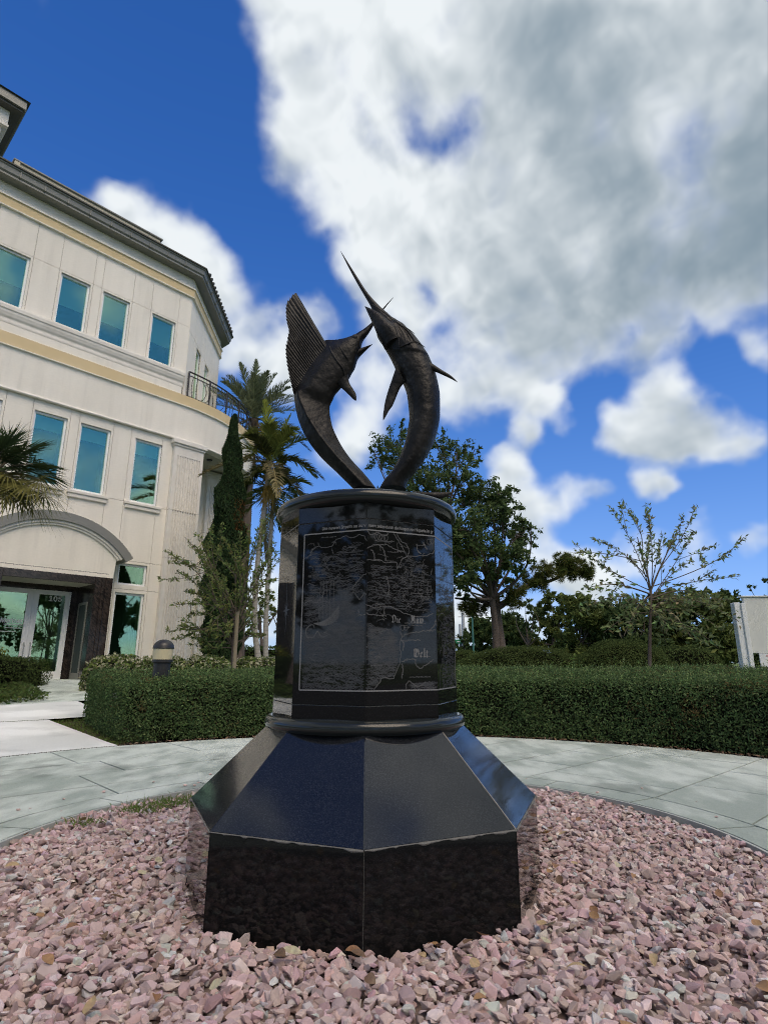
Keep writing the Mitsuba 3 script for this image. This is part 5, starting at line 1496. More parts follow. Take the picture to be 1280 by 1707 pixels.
    hh = rng.uniform(0.04, 0.12, ns) ** 1.0
    for t in (0.45, 0.7, 0.9, 1.1):
        v, f = leaf_mesh(base + lean * (hh * t)[:, None], rng.normal(size=(ns, 3)), np.full(ns, leaf * 1.0), rng, 0.40, axis=lean + rng.normal(size=(ns, 3)) * 0.8)
        mb.add(v, f, np.repeat(jitter((0.20, 0.28, 0.11), ns, rng, 0.25, 0.08), 4, 0))
    put(key, mb, 'leaf')


GREENS = [(0.115, 0.175, 0.07), (0.085, 0.14, 0.056), (0.16, 0.225, 0.095), (0.06, 0.10, 0.043)]
rng = np.random.default_rng(100)
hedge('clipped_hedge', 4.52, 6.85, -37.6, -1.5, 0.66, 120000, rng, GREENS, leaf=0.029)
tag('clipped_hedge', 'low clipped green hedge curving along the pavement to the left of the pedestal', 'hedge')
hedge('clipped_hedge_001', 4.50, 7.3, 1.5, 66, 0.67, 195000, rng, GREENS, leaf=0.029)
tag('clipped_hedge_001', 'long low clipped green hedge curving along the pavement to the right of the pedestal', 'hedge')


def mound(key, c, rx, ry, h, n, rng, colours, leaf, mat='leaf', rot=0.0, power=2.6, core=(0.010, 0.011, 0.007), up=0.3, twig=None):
    """A rounded shrub: leaves through the outer shell of a super-ellipsoid, over a dark core."""
    x, y = c
    z0 = float(ground_z(x, y))
    d = rng.normal(size=(n, 3))
    d[:, 2] = np.abs(d[:, 2])
    d /= np.linalg.norm(d, axis=1, keepdims=True)
    s = (np.abs(d) ** power).sum(1) ** (-1 / power)
    ca, sa = math.cos(rot), math.sin(rot)

    def place(q):
        return np.stack([x + q[:, 0] * ca - q[:, 1] * sa, y + q[:, 0] * sa + q[:, 1] * ca, z0 + q[:, 2]], 1)
    lump = 1 + (meshkit.fbm(d * 3 + x, 3, 2) - 0.5) * 0.28
    q = d * s[:, None] * (1 - 0.16 * rng.random(n)[:, None] ** 1.3) * lump[:, None] * [rx, ry, h]
    N = d * [1 / rx, 1 / ry, 1 / h]
    N = np.stack([N[:, 0] * ca - N[:, 1] * sa, N[:, 0] * sa + N[:, 1] * ca, N[:, 2]], 1)
    N /= np.linalg.norm(N, axis=1, keepdims=True)
    v, f = leaf_mesh(place(q), N + rng.normal(size=(n, 3)) * 0.8 + [0, 0, up], leaf * rng.uniform(0.6, 1.4, n), rng, 0.45)
    col = np.array(colours)[rng.integers(len(colours), size=n)]
    cc = np.clip(col * (1 + 0.28 * rng.normal(size=(n, 1)).clip(-1.6, 2.2)), 0.004, 0.7)
    mb = MB().add(v, f, np.repeat(cc, 4, 0))
    ico = trimesh.creation.icosphere(3)
    iv = np.array(ico.vertices)
    s = (np.abs(iv) ** power).sum(1) ** (-1 / power)
    iv = iv * s[:, None] * [rx * 0.84, ry * 0.84, h * 0.86]
    iv[:, 2] = np.maximum(iv[:, 2], -0.05)
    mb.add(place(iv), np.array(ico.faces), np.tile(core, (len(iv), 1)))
    put(key, mb, mat)


DARK = [(0.08, 0.112, 0.038), (0.06, 0.088, 0.03), (0.10, 0.13, 0.045)]
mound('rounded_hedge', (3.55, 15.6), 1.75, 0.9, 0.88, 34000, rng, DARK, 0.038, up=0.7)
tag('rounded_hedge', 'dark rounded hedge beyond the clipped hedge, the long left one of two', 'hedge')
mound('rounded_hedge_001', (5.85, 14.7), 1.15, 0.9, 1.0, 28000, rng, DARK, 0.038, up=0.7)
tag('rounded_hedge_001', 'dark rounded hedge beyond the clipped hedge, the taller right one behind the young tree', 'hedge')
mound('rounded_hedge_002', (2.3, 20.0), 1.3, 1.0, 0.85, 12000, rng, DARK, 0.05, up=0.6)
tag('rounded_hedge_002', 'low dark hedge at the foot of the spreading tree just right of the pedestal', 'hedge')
VARI = [(0.10, 0.15, 0.04), (0.16, 0.20, 0.06), (0.36, 0.36, 0.22), (0.07, 0.11, 0.035), (0.42, 0.42, 0.30)]
for i, (x, y, rx, h, lab) in enumerate([(-5.55, 12.4, 0.62, 0.72, 'variegated shrub by the entrance, leftmost of the row under the office windows'), (-4.65, 12.55, 0.62, 0.70, 'variegated shrub in the row under the office windows, behind the bollard light'),
                                        (-3.75, 12.7, 0.6, 0.72, 'variegated shrub in the row under the office windows, at the foot of the tall cypress'), (-2.75, 13.2, 0.75, 0.70, 'variegated shrub between the cypress and the thin palm trunks')]):
    k = numbered('variegated_shrub')
    mound(k, (x, y), rx, 0.5, h, 2600, rng, VARI, 0.085, power=3.2, core=(0.03, 0.032, 0.02))
    tag(k, lab, 'shrub')
mound('box_hedge', (-8.05, 12.55), 0.78, 0.8, 0.62, 9000, rng, DARK, 0.045, power=5)
tag('box_hedge', 'dark squared box hedge at the left edge in front of the glass doors', 'hedge')
mound('yellow_shrub', (-8.75, 13.2), 0.42, 0.4, 0.85, 700, rng, [(0.30, 0.30, 0.06), (0.16, 0.2, 0.05)], 0.09)
tag('yellow_shrub', 'yellow green shrub behind the squared box hedge at the left edge', 'shrub')
# ground cover beside the walk
n = 9000
gx, gy = rng.uniform(-8.6, -5.3, n), rng.uniform(9.2, 12.4, n)
pl = Polygon([(-5.98, 9.50), (-5.62, 10.2), (-7.40, 12.35), (-9.2, 12.6), (-9.4, 9.6), (-7.2, 8.3)])
ok = shapely.contains_xy(pl, gx, gy)
gx, gy = gx[ok], gy[ok]
gz = ground_z(gx, gy) + 0.16 * rng.random(len(gx)) ** 0.7
v, f = leaf_mesh(np.stack([gx, gy, gz], 1), rng.normal(size=(len(gx), 3)) * 0.6 + [0, 0, 0.8], 0.075 * rng.uniform(0.6, 1.4, len(gx)), rng, 0.4)
put('ground_cover', MB().add(v, f, np.repeat(jitter((0.085, 0.12, 0.04), len(gx), rng, 0.3, 0.08), 4, 0)), 'leaf')
tag('ground_cover', 'low leafy ground cover filling the bed to the left of the entrance path', 'ground cover', kind='stuff')
# grass between the walk and the hedge
n = 5200
gx, gy = rng.uniform(-4.6, -2.7, n), rng.uniform(6.5, 8.7, n)
pl = Polygon([(-2.9, 6.62), (-4.42, 8.12), (-4.0, 8.65), (-2.7, 6.9)])
ok = shapely.contains_xy(pl, gx, gy)
P = np.stack([gx, gy, ground_z(gx, gy)], 1)[ok]
v, f = leaf_mesh(P, rng.normal(size=(len(P), 3)), 0.06 * rng.uniform(0.5, 1.4, len(P)), rng, 0.12, axis=np.array([0, 0, 1.0]) + rng.normal(size=(len(P), 3)) * 0.5)
put('grass_patch', MB().add(v, f, np.repeat(jitter((0.13, 0.18, 0.055), len(P), rng, 0.3, 0.1), 4, 0)), 'leaf')
tag('grass_patch', 'small patch of grass between the pale walk and the end of the left hedge', 'grass', kind='stuff')
n = 26000
gx, gy = rng.uniform(-6.5, 3.5, n), rng.uniform(9.7, 20, n)
P = np.stack([gx, gy, ground_z(gx, gy) - 0.01], 1)[(gx > -4.5) & (np.hypot(gx, gy - 3) > 7.4)]
v, f = leaf_mesh(P, rng.normal(size=(len(P), 3)), 0.11 * rng.uniform(0.5, 1.4, len(P)), rng, 0.12, axis=np.array([0, 0, 1.0]) + rng.normal(size=(len(P), 3)) * 0.6)
put('lawn_grass', MB().add(v, f, np.repeat(jitter((0.085, 0.13, 0.035), len(P), rng, 0.3, 0.1), 4, 0)), 'leaf')
tag('lawn_grass', 'mown green grass beyond the hedges', 'grass', kind='stuff')


# ------------------------------------------------------------------ trees
def limb(mb, a, b, r0, r1, rng, wob=0.06, n=9, sag=0.0):
    a, b = np.asarray(a, float), np.asarray(b, float)
    L = np.linalg.norm(b - a)
    s = np.linspace(0, 1, n)[:, None]
    p = a + (b - a) * s + np.sin(s * np.pi) * rng.normal(size=3) * wob * L + np.array([0, 0, 1]) * np.sin(s * np.pi) * sag * L
    mb.add(*tube(p, np.linspace(r0, r1, n), 6))
    return p


def clump_tree(key, clumps, fork, foot, r_trunk, leaf, per_m3, rng, colours, mat='leaf', fill=0.55, mids=None, aspect=0.42, twigs=True, shell=0.6):
    """Trunk and limbs that reach into every clump of the crown; leaves in small sprays within each clump."""
    fork, foot = np.asarray(fork, float), np.asarray(foot, float)
    tb = MB()
    path = smooth_path([foot - [0, 0, 0.3], foot + (fork - foot) * 0.5 + [r_trunk * 0.4, 0, 0], fork] if mids is None else mids, 16)
    rr = np.linspace(r_trunk * 1.0, r_trunk * 0.72, 16)
    rr[:3] *= [1.5, 1.25, 1.08]
    tb.add(*tube(path, rr, 12))
    pts, nrm = [], []
    for x, y, z, r in clumps:
        c = np.array([x, y, z])
        p = limb(tb, fork, c, r_trunk * 0.42, r_trunk * 0.10, rng, 0.07, 10, 0.03)
        m = max(8, int(per_m3 * r ** 2.3))
        ns = max(5, m // 26)
        d = rng.normal(size=(ns, 3))
        d /= np.linalg.norm(d, axis=1, keepdims=True)
        sc = c + d * (r * (shell + (1.12 - shell) * rng.random(ns) ** 0.7))[:, None] * [1.05, 1.05, 0.82]
        for s in sc:
            if twigs and rng.random() < 0.55:
                st = p[rng.integers(6, 10)]
                tb.add(*tube(np.array([st, (st + s) / 2 + rng.normal(size=3) * 0.06 * r, s]), np.array([0.10, 0.06, 0.02]) * r_trunk, 4))
        idx = rng.integers(ns, size=m)
        ax = rng.normal(size=(ns, 3)) * 0.8 + d
        along = rng.uniform(-1, 1, m)[:, None] * fill * 0.34 * r
        q = sc[idx] + ax[idx] * along * 0.7 + rng.normal(size=(m, 3)) * fill * 0.15 * r
        pts.append(q)
        nrm.append(rng.normal(size=(m, 3)) + [0, 0, 0.5])
    put(part(key, 'trunk'), tb, 'bark', smooth=60)
    P, N = np.vstack(pts), np.vstack(nrm)
    v, f = leaf_mesh(P, N, leaf * rng.uniform(0.6, 1.4, len(P)), rng, aspect)
    col = np.array(colours)[rng.integers(len(colours), size=len(P))]
    c = np.clip(col * (1 + 0.3 * rng.normal(size=(len(P), 1)).clip(-1.6, 2.4)), 0.004, 0.5)
    put(part(key, 'crown'), MB().add(v, f, np.repeat(c, 4, 0)), mat)


OAK = [(0.085, 0.13, 0.05), (0.11, 0.155, 0.06), (0.06, 0.10, 0.04), (0.15, 0.195, 0.075)]
rng = np.random.default_rng(31)
k = 'oak_tree'
tag(k, 'loose crowned oak rising behind the right sailfish with sky showing through its thin top', 'tree')
clump_tree(k, OAK1, (2.1, 22, 5.6), (1.9, 22, 0.4), 0.17, 0.16, 1250, rng, OAK, shell=0.25)
k = 'oak_tree_001'
tag(k, 'dense dark oak whose broad crown fills the view right of the pedestal', 'tree')
clump_tree(k, OAK2, (3.9, 21.0, 3.1), (3.95, 21.2, 0.4), 0.15, 0.165, 2100, rng, OAK, shell=0.2)


def needles(mb, c, r, n, rng, colours, length=0.28):
    """Pine tufts: sprays of needles round a number of shoot tips."""
    ns = max(8, n // 30)
    d = rng.normal(size=(ns, 3))
    d /= np.linalg.norm(d, axis=1, keepdims=True)
    s = np.asarray(c) + d * (r * rng.random(ns) ** 0.4)[:, None] * [1, 1, 0.75]
    idx = rng.integers(ns, size=n)
    ax = rng.normal(size=(n, 3)) + d[idx] * 0.6 + [0, 0, 0.5]
    ax /= np.linalg.norm(ax, axis=1, keepdims=True)
    v, f = leaf_mesh(s[idx] + ax * length * 0.5, rng.normal(size=(n, 3)), np.full(n, length), rng, 0.045, axis=ax)
    mb.add(v, f, np.repeat(jitter(colours, n, rng, 0.3, 0.1), 4, 0))


k = 'pine_tree'
tag(k, 'pine with a pinkish scaly trunk and one long limb reaching right from the oak', 'tree')
tb = MB()
tb.add(*tube(smooth_path(PT, 16), np.linspace(0.31, 0.05, 16), 12))
for pts, r in ((PB1, 0.13), (PB2, 0.09)):
    tb.add(*tube(smooth_path(pts, 18), np.linspace(r, 0.035, 18), 8))
for c in PINE:
    q = np.array(PB1 + PB2)[:, :3]
    a = q[np.argmin(np.linalg.norm(q - c[:3], axis=1))]
    limb(tb, a, c[:3], 0.04, 0.015, rng, 0.1, 6)
put(part(k, 'trunk'), tb, 'bark', smooth=60)
nb = MB()
for c in PINE:
    needles(nb, c[:3] + rng.normal(size=3) * 0.05, c[3] * 1.15, 620, rng, (0.13, 0.15, 0.045), 0.26)
put(part(k, 'needles'), nb, 'leaf')

# the belt of trees beyond the road
kinds = [[(0.08, 0.115, 0.042), (0.06, 0.09, 0.033)], [(0.11, 0.145, 0.045), (0.135, 0.165, 0.052)], [(0.17, 0.19, 0.055), (0.12, 0.145, 0.045)], [(0.08, 0.115, 0.05), (0.105, 0.14, 0.06)]]
TREE_LABELS = ['far green tree just right of the pedestal behind the utility poles', 'dark tree behind the foot of the pine trunk', 'dark bushy tree directly behind the pine trunk', 'thin loose crowned tree seen under the long pine limb',
               'tree just right of the pine, below the end of its limb', 'olive crowned tree between the pine and the young tree', 'dark tree behind the left side of the young tree', 'low dark tree directly behind the young trunk',
               'yellow green crowned tree behind the right side of the young tree', 'broad green tree to the left of the white sign', 'dark tree beside the left post of the white sign', 'green tree hidden mostly by the white sign', 'tree at the far right edge beyond the white sign']
rng = np.random.default_rng(55)
for i, (x, y, zt, hw) in enumerate(BG):
    k = numbered('belt_tree')
    tag(k, TREE_LABELS[i], 'tree', 'belt of trees beyond the hedges')
    cl = []
    H_ = zt - 0.42
    loose = i == 3
    for _ in range(15 if not loose else 8):
        h = rng.uniform(0.04, 0.86) if not loose else rng.uniform(0.5, 0.9)
        wd = hw * (1.15 - 0.75 * abs(h - 0.4))
        a = rng.uniform(0, 6.28)
        rr = rng.uniform(0.2, 0.85)
        cl.append((x + math.cos(a) * wd * rr, y + math.sin(a) * wd * rr, 0.42 + H_ * h, hw * rng.uniform(0.34, 0.55)))
    cl.append((x, y, 0.42 + H_ * 0.88, hw * 0.4))
    clump_tree(k, cl, (x, y, 0.42 + H_ * 0.3), (x, y, 0.4), 0.13, 0.34, 900 if not loose else 230, rng, kinds[(0, 0, 0, 3, 1, 1, 0, 0, 2, 1, 0, 1, 0)[i]], fill=0.7, twigs=False, shell=0.3)
for i, (x, z, y, hw) in enumerate(BG2):
    k = numbered('belt_tree' if i < 3 else 'tall_pine')
    tag(k, ['tree behind the thin palm trunks', 'tree between the right palm trunk and the pedestal', 'brown trunked tree behind the staked shrub', 'tall dark pine whose top shows above the white sign'][i], 'tree', 'belt of trees beyond the hedges' if i < 3 else None)
    cl = [(x + rng.normal() * hw * 0.6, y + rng.normal() * hw * 0.5, z * rng.uniform(0.5, 0.95), hw * rng.uniform(0.3, 0.5)) for _ in range(9)]
    clump_tree(k, cl, (x, y, z * 0.42), (x, y, 0.4), 0.14, 0.24, 420, rng, kinds[1] if i < 3 else kinds[0], fill=0.6, twigs=False, shell=0.3)
mound('clipped_hedge_002', (-5.6, 26.0), 2.6, 0.8, 1.15, 5000, rng, [(0.06, 0.10, 0.03)], 0.10, power=5)
tag('clipped_hedge_002', 'distant green hedge seen between the staked shrub and the thin palm trunks', 'hedge')
mound('understorey_shrub', (15.2, 30), 1.7, 1.2, 1.3, 4000, rng, DARK, 0.12)
tag('understorey_shrub', 'dark shrub in the shade of the trees left of the white sign', 'shrub')
mound('understorey_shrub_001', (12.6, 31), 1.4, 1.0, 1.2, 3400, rng, DARK, 0.12)
tag('understorey_shrub_001', 'dark shrub in the shade between the tall rounded hedge and the belt of trees', 'shrub')
# trees across the drive behind the photographer: only the doors and the polished stone show them
rng = np.random.default_rng(9)
for i, (x, y, h) in enumerate([(29, 1.5, 8.5), (33, -3.5, 9), (36, 3, 9.5), (30, -9, 9), (24, -13, 8.5), (12, -11, 8), (17, -14, 9), (8, -15, 8), (-9, -11, 8), (-13, -13, 9), (-4, -15, 7.5), (1, -17, 8), (-16, -8, 8.5)]):
    k = numbered('drive_tree')
    tag(k, 'dark tree across the drive, mirrored in the polished stone and the entrance glass', 'tree', 'trees mirrored in stone and glass')
    cl = [(x + rng.normal() * 1.4, y + rng.normal() * 1.4, h * rng.uniform(0.35, 0.92), rng.uniform(0.9, 1.6)) for _ in range(12)]
    clump_tree(k, cl, (x, y, h * 0.35), (x, y, 0.3), 0.2, 0.45, 170, rng, kinds[0], fill=0.7, twigs=False, shell=0.3)


# ------------------------------------------------------------------ cypress
def build_cypress():
    k = 'italian_cypress'
    tag(k, 'tall narrow dark green cypress standing against the corner of the office building', 'tree')
    rng = np.random.default_rng(14)
    ax = smooth_path(CYP[::-1], 40)
    rad = np.interp(np.linspace(0, 1, 40), np.linspace(0, 1, len(CYPR)), CYPR[::-1])
    rad[-1] = 0.03
    put(part(k, 'trunk'), MB().add(*tube(np.vstack([ax[0] - [0, 0, 0.5], ax[:36]]), np.r_[0.12, np.linspace(0.11, 0.02, 36)], 8)), 'bark', smooth=60)
    n = 62000
    s = rng.random(n) ** 0.9
    i = s * 39
    c = np.stack([np.interp(i, np.arange(40), ax[:, j]) for j in range(3)], 1)
    r = np.interp(i, np.arange(40), rad)
    th = rng.random(n) * 2 * np.pi
    lump = 0.68 + 0.62 * meshkit.fbm(np.stack([np.cos(th) * 2.4, np.sin(th) * 2.4, c[:, 2] * 2.6], 1), 3, 3)
    rr = r * (0.9 + 0.16 * np.sin(c[:, 2] * 5 + th * 2)) * lump * (1 - 0.42 * rng.random(n) ** 1.7)
    P = c + np.stack([np.cos(th) * rr, np.sin(th) * rr, 0 * rr], 1)
    out = np.stack([np.cos(th), np.sin(th), 0 * th], 1)
    axis = out * 0.5 + [0, 0, 1.0] + rng.normal(size=(n, 3)) * 0.35
    v, f = leaf_mesh(P, out + rng.normal(size=(n, 3)) * 0.6, 0.10 * rng.uniform(0.6, 1.4, n), rng, 0.28, axis=axis)
    cc = jitter((0.045, 0.075, 0.034), n, rng, 0.3, 0.08)
    dead = (c[:, 2] > 4.2) & (c[:, 2] < 5.1) & (np.cos(th) > 0.55) & (rng.random(n) < 0.35)
    cc[dead] = jitter((0.14, 0.075, 0.03), int(dead.sum()), rng, 0.3, 0.08)
    mb = MB().add(v, f, np.repeat(cc, 4, 0))
    cv, cf = tube(ax, rad * 0.62, 14)
    mb.add(cv, cf, np.tile((0.008, 0.010, 0.006), (len(cv), 1)))
    put(part(k, 'foliage'), mb, 'leaf')


build_cypress()


# ------------------------------------------------------------------ palms
def pinnate(hub, az, el, L, droop, rng, n=46, leaf=0.42, col=(0.06, 0.10, 0.04), v_angle=0.5, w=0.016, twist=0.0):
    """One feather palm frond: a drooping midrib with leaflets in two ranks."""
    d = np.array([math.cos(el) * math.sin(az), math.cos(el) * math.cos(az), math.sin(el)])
    s = np.linspace(0, 1, 22)
    p = np.asarray(hub) + d * (s * L)[:, None] + np.array([0, 0, -1]) * (droop * L * s ** 2.1)[:, None]
    mb = MB()
    rv, rf = tube(p, np.linspace(0.022, 0.004, 22) * L / 2, 5)
    mb.add(rv, rf, np.tile(np.array(col) * 1.5 + [0.03, 0.02, 0], (len(rv), 1)))
    t = np.gradient(p, axis=0)
    t /= np.linalg.norm(t, axis=1, keepdims=True)
    side = np.cross(t, [0, 0, 1.0])
    side /= np.linalg.norm(side, axis=1, keepdims=True) + 1e-9
    up = np.cross(side, t)
    V, F, Cc, base = [], [], [], 0
    for q in np.linspace(0.14, 0.99, n):
        i = min(int(q * 21), 20)
        fr = q * 21 - i
        o = p[i] * (1 - fr) + p[i + 1] * fr
        ll = leaf * (math.sin(math.pi * min(1, 0.12 + q * 0.85)) ** 0.7) * rng.uniform(0.85, 1.1)
        for sg in (-1, 1):
            dd = unit(side[i] * sg * (0.9 - 0.45 * q) + up[i] * v_angle * rng.uniform(0.5, 1.4) + t[i] * (0.55 + 0.6 * q) + rng.normal(size=3) * 0.09)
            wv = unit(np.cross(dd, up[i] + rng.normal(size=3) * 0.3)) * w
            m = o + dd * ll * 0.5
            tip = o + dd * ll + np.array([0, 0, -0.16]) * ll
            V += [o - wv * 0.5, o + wv * 0.5, m + wv, m - wv, tip]
            F += [[base, base + 1, base + 2], [base, base + 2, base + 3], [base + 3, base + 2, base + 4]]
            base += 5
            Cc.append(np.tile(np.clip(np.array(col) * (1 + 0.22 * rng.normal()), 0.004, 0.6), (5, 1)))
    mb.add(V, F, np.vstack(Cc))
    return mb


def palm_trunk(k, pts, r0, r1, mat='palm_bark'):
    p = smooth_path(pts, 26)
    r = np.linspace(r0, r1, 26)
    r[:3] *= [1.35, 1.2, 1.08]
    put(part(k, 'trunk'), MB().add(*tube(p, r, 12)), mat, smooth=60)
    return p[-1]


rng = np.random.default_rng(66)
k = 'date_palm'
tag(k, 'tall date palm with a grey green feathery crown behind the balcony corner', 'palm')
hub = palm_trunk(k, DATE, 0.22, 0.20, 'bark')
for i in range(50):
    el = math.radians(np.interp(i, [0, 14, 34, 49], [84, 62, 28, -75]) + rng.normal() * 7)
    put(part(k, 'frond'), pinnate(hub + [0, 0, 0.1], i * 2.399 + rng.normal() * 0.2, el, rng.uniform(2.3, 2.9), rng.uniform(0.16, 0.3), rng, 60, 0.48, (0.18, 0.215, 0.13) if i < 40 else (0.17, 0.135, 0.07) if i % 2 else (0.05, 0.05, 0.03), 0.55, 0.018), 'glossy_leaf')
k = 'feather_palm'
tag(k, 'slender palm with an upright yellow green spear frond, the left of two thin trunks', 'palm')
hub = palm_trunk(k, PA, 0.085, 0.065)
put(part(k, 'crown_shaft'), MB().add(*tube([hub - [0, 0, 0.1], hub + [0.02, 0, 0.35], hub + [0.05, 0, 0.85]], [0.085, 0.10, 0.05], 12)), 'stake_wood', smooth=60)
hub = hub + [0.05, 0, 0.8]
for i in range(24):
    el = math.radians(np.interp(i, [0, 3, 13, 23], [84, 72, 32, -50]) + rng.normal() * 6)
    put(part(k, 'frond'), pinnate(hub, 1.2 + i * 2.399, el, rng.uniform(1.7, 2.1), 0.10 if i < 2 else rng.uniform(0.35, 0.6), rng, 46, 0.50, (0.26, 0.29, 0.06) if i < 4 else (0.16, 0.19, 0.05) if i < 14 else (0.22, 0.19, 0.10) if i % 2 else (0.05, 0.06, 0.025), 0.3, 0.022), 'glossy_leaf')
sp = MB()
for j in range(60):
    a = rng.uniform(0, 6.28)
    o = hub + [0, 0, -0.75]
    q = o + [math.cos(a) * 0.22 * rng.random(), math.sin(a) * 0.22 * rng.random() - 0.12, -rng.uniform(0.3, 0.75)]
    v, f = tube([o + [0, -0.06, 0], (o + q) / 2 + [math.cos(a) * 0.1, -0.05, 0.04], q], [0.008, 0.007, 0.005], 4)
    sp.add(v, f, np.tile((0.30, 0.20, 0.035), (len(v), 1)))
put(part(k, 'flower_stalk'), sp, 'dead_leaf')
k = 'feather_palm_001'
tag(k, 'slender palm with dark arching fronds, the right of two thin trunks beside the pedestal', 'palm')
hub = palm_trunk(k, PBt, 0.08, 0.06)
put(part(k, 'crown_shaft'), MB().add(*tube([hub - [0, 0, 0.1], hub + [0.02, 0, 0.25], hub + [0.05, 0, 0.5]], [0.075, 0.085, 0.045], 12)), 'stake_wood', smooth=60)
hub = hub + [0.05, 0, 0.45]
for i in range(18):
    el = math.radians(np.interp(i, [0, 3, 9, 17], [74, 50, 25, -35]) + rng.normal() * 6)
    put(part(k, 'frond'), pinnate(hub, 1.7 + i * 2.399, el, rng.uniform(1.2, 1.65), rng.uniform(0.3, 0.55), rng, 44, 0.44, (0.11, 0.145, 0.045), 0.3, 0.020), 'glossy_leaf')


def fan_leaf(c, d, up, R, rng, col, blades=30, droop=0.25):
    """A fan palm leaf: a half circle of narrow blades joined at their bases."""
    d = unit(d)
    side = unit(np.cross(d, up))
    up = unit(np.cross(side, d))
    V, F, Cc, b = [], [], [], 0
    for a in np.linspace(-2.15, 2.15, blades):
        a += rng.normal() * 0.02
        dd = d * math.cos(a) + side * math.sin(a)
        dd = unit(dd + up * 0.22 * abs(math.sin(a)) + rng.normal(size=3) * 0.03)
        L = R * (0.80 + 0.2 * math.cos(a * 0.7)) * rng.uniform(0.93, 1.05)
        wv = unit(np.cross(dd, up)) * 0.014
        m1 = c + dd * L * 0.5 - np.array([0, 0, 1]) * droop * L * 0.14
        tip = c + dd * L - np.array([0, 0, 1]) * droop * L * rng.uniform(0.35, 0.75)
        V += [c, m1 + wv + up * 0.006, m1 - wv - up * 0.006, tip]
        F += [[b, b + 1, b + 2], [b + 1, b + 3, b + 2]]
        Cc.append(np.tile(np.clip(np.array(col) * (1 + 0.2 * rng.normal()), 0.004, 0.6), (4, 1)))
        b += 4
    return MB().add(V, F, np.vstack(Cc))


k = 'fan_palm'
tag(k, 'fan palm with dark drooping fan leaves reaching in from the left edge over the entrance', 'palm')
hub = palm_trunk(k, FAN, 0.13, 0.12, 'bark')
rng = np.random.default_rng(41)
allf = [(np.array(q[:3]), q[3]) for q in FANS]
for j in range(26):
    a, e = rng.uniform(0, 6.28), rng.uniform(-0.6, 1.1)
    allf.append((hub + np.array([math.cos(a) * math.cos(e), math.sin(a) * math.cos(e) + 0.1, math.sin(e)]) * rng.uniform(0.5, 0.85), None))
for j, (c, ang) in enumerate(allf):
    d = c - hub
    L = np.linalg.norm(d)
    cc = hub + d * 0.72
    low = d[2] < -0.05
    col = (0.17, 0.16, 0.05) if (low and j % 3 != 1) else (0.045, 0.07, 0.028) if not low else (0.075, 0.095, 0.034)
    lf = part(k, 'fan_leaf')
    put(lf, fan_leaf(cc, d + np.array([0, 0, -0.15]) * L, np.array([0, -0.35, 1.0]) + rng.normal(size=3) * 0.25, rng.uniform(0.60, 0.78), rng, col, 34, 0.35 if not low else 0.6), 'glossy_leaf')
    mid = (hub + cc) / 2 + [0, 0, 0.06]
    put(part(lf, 'stalk'), MB().add(*tube(smooth_path([hub, mid, cc], 8), 0.011, 5)), 'stake_wood', smooth=60)


# ------------------------------------------------------------------ young trees with open branching
def twiggy(key, foot_path, r, ends, rng, leaf, col, start=(0.6, 1.0), leaders=None, per=34, spread=0.05, extra=2, bare=0.35, sag=0.12, wood='twig', trunkmat='bark'):
    """A thin trunk with long whippy branches that carry leaves along their outer length."""
    path = smooth_path(foot_path, 20)
    put(part(key, 'trunk'), MB().add(*tube(np.vstack([path[0] - [0, 0, 0.4], path]), np.r_[r * 1.1, np.linspace(r, r * 0.7, 20)], 9)), trunkmat, smooth=60)
    bm, lp, ln, la = MB(), [], [], []

    def branch(a, b, r0, depth):
        n = 14
        s = np.linspace(0, 1, n)[:, None]
        mid = rng.normal(size=3) * 0.05 * np.linalg.norm(b - a)
        p = a + (b - a) * s + np.sin(s * np.pi) * (mid + np.array([0, 0, sag]) * np.linalg.norm(b - a) * (1 if depth == 0 else 0.3))
        bm.add(*tube(p, np.linspace(r0, 0.0035, n), 5))
        m = int(per * np.linalg.norm(b - a) / 1.0) + 6
        q = bare + (1.02 - bare) * rng.random(m) ** 0.75
        o = np.stack([np.interp(q * (n - 1), np.arange(n), p[:, j]) for j in range(3)], 1)
        t = unit(b - a)
        ax = t * 0.8 + rng.normal(size=(m, 3)) * 0.75
        ax /= np.linalg.norm(ax, axis=1, keepdims=True)
        lp.append(o + ax * leaf * 0.45 + rng.normal(size=(m, 3)) * spread * 0.3)
        ln.append(rng.normal(size=(m, 3)) + [0, 0, 0.6])
        la.append(ax)
        if depth < 1:
            for _ in range(extra):
                i = rng.integers(4, 10)
                d = unit(p[i + 1] - p[i]) + rng.normal(size=3) * 0.55
                branch(p[i], p[i] + unit(d) * np.linalg.norm(b - a) * rng.uniform(0.25, 0.5), r0 * 0.55, depth + 1)
    for ld in leaders or ():
        q = smooth_path(ld, 14)
        bm.add(*tube(q, np.linspace(r * 0.55, r * 0.22, 14), 6))
    for j, e in enumerate(ends):
        e = np.asarray(e, float)
        if leaders:
            q = smooth_path(leaders[int(e[0] > path[-1][0])], 14)
            a = q[int(rng.uniform(0, 0.75) * 13)] if rng.random() < 0.75 else path[-1 - rng.integers(0, 4)]
        else:
            a = path[int(rng.uniform(*start) * 19)]
        branch(a, e, r * (0.30 if leaders else 0.42), 0)
    put(part(key, 'branches'), bm, wood, smooth=60)
    P, N, A = np.vstack(lp), np.vstack(ln), np.vstack(la)
    v, f = leaf_mesh(P, N, leaf * rng.uniform(0.6, 1.35, len(P)), rng, 0.36, axis=A)
    put(part(key, 'leaves'), MB().add(v, f, np.repeat(jitter(col, len(P), rng, 0.3, 0.1), 4, 0)), 'leaf')


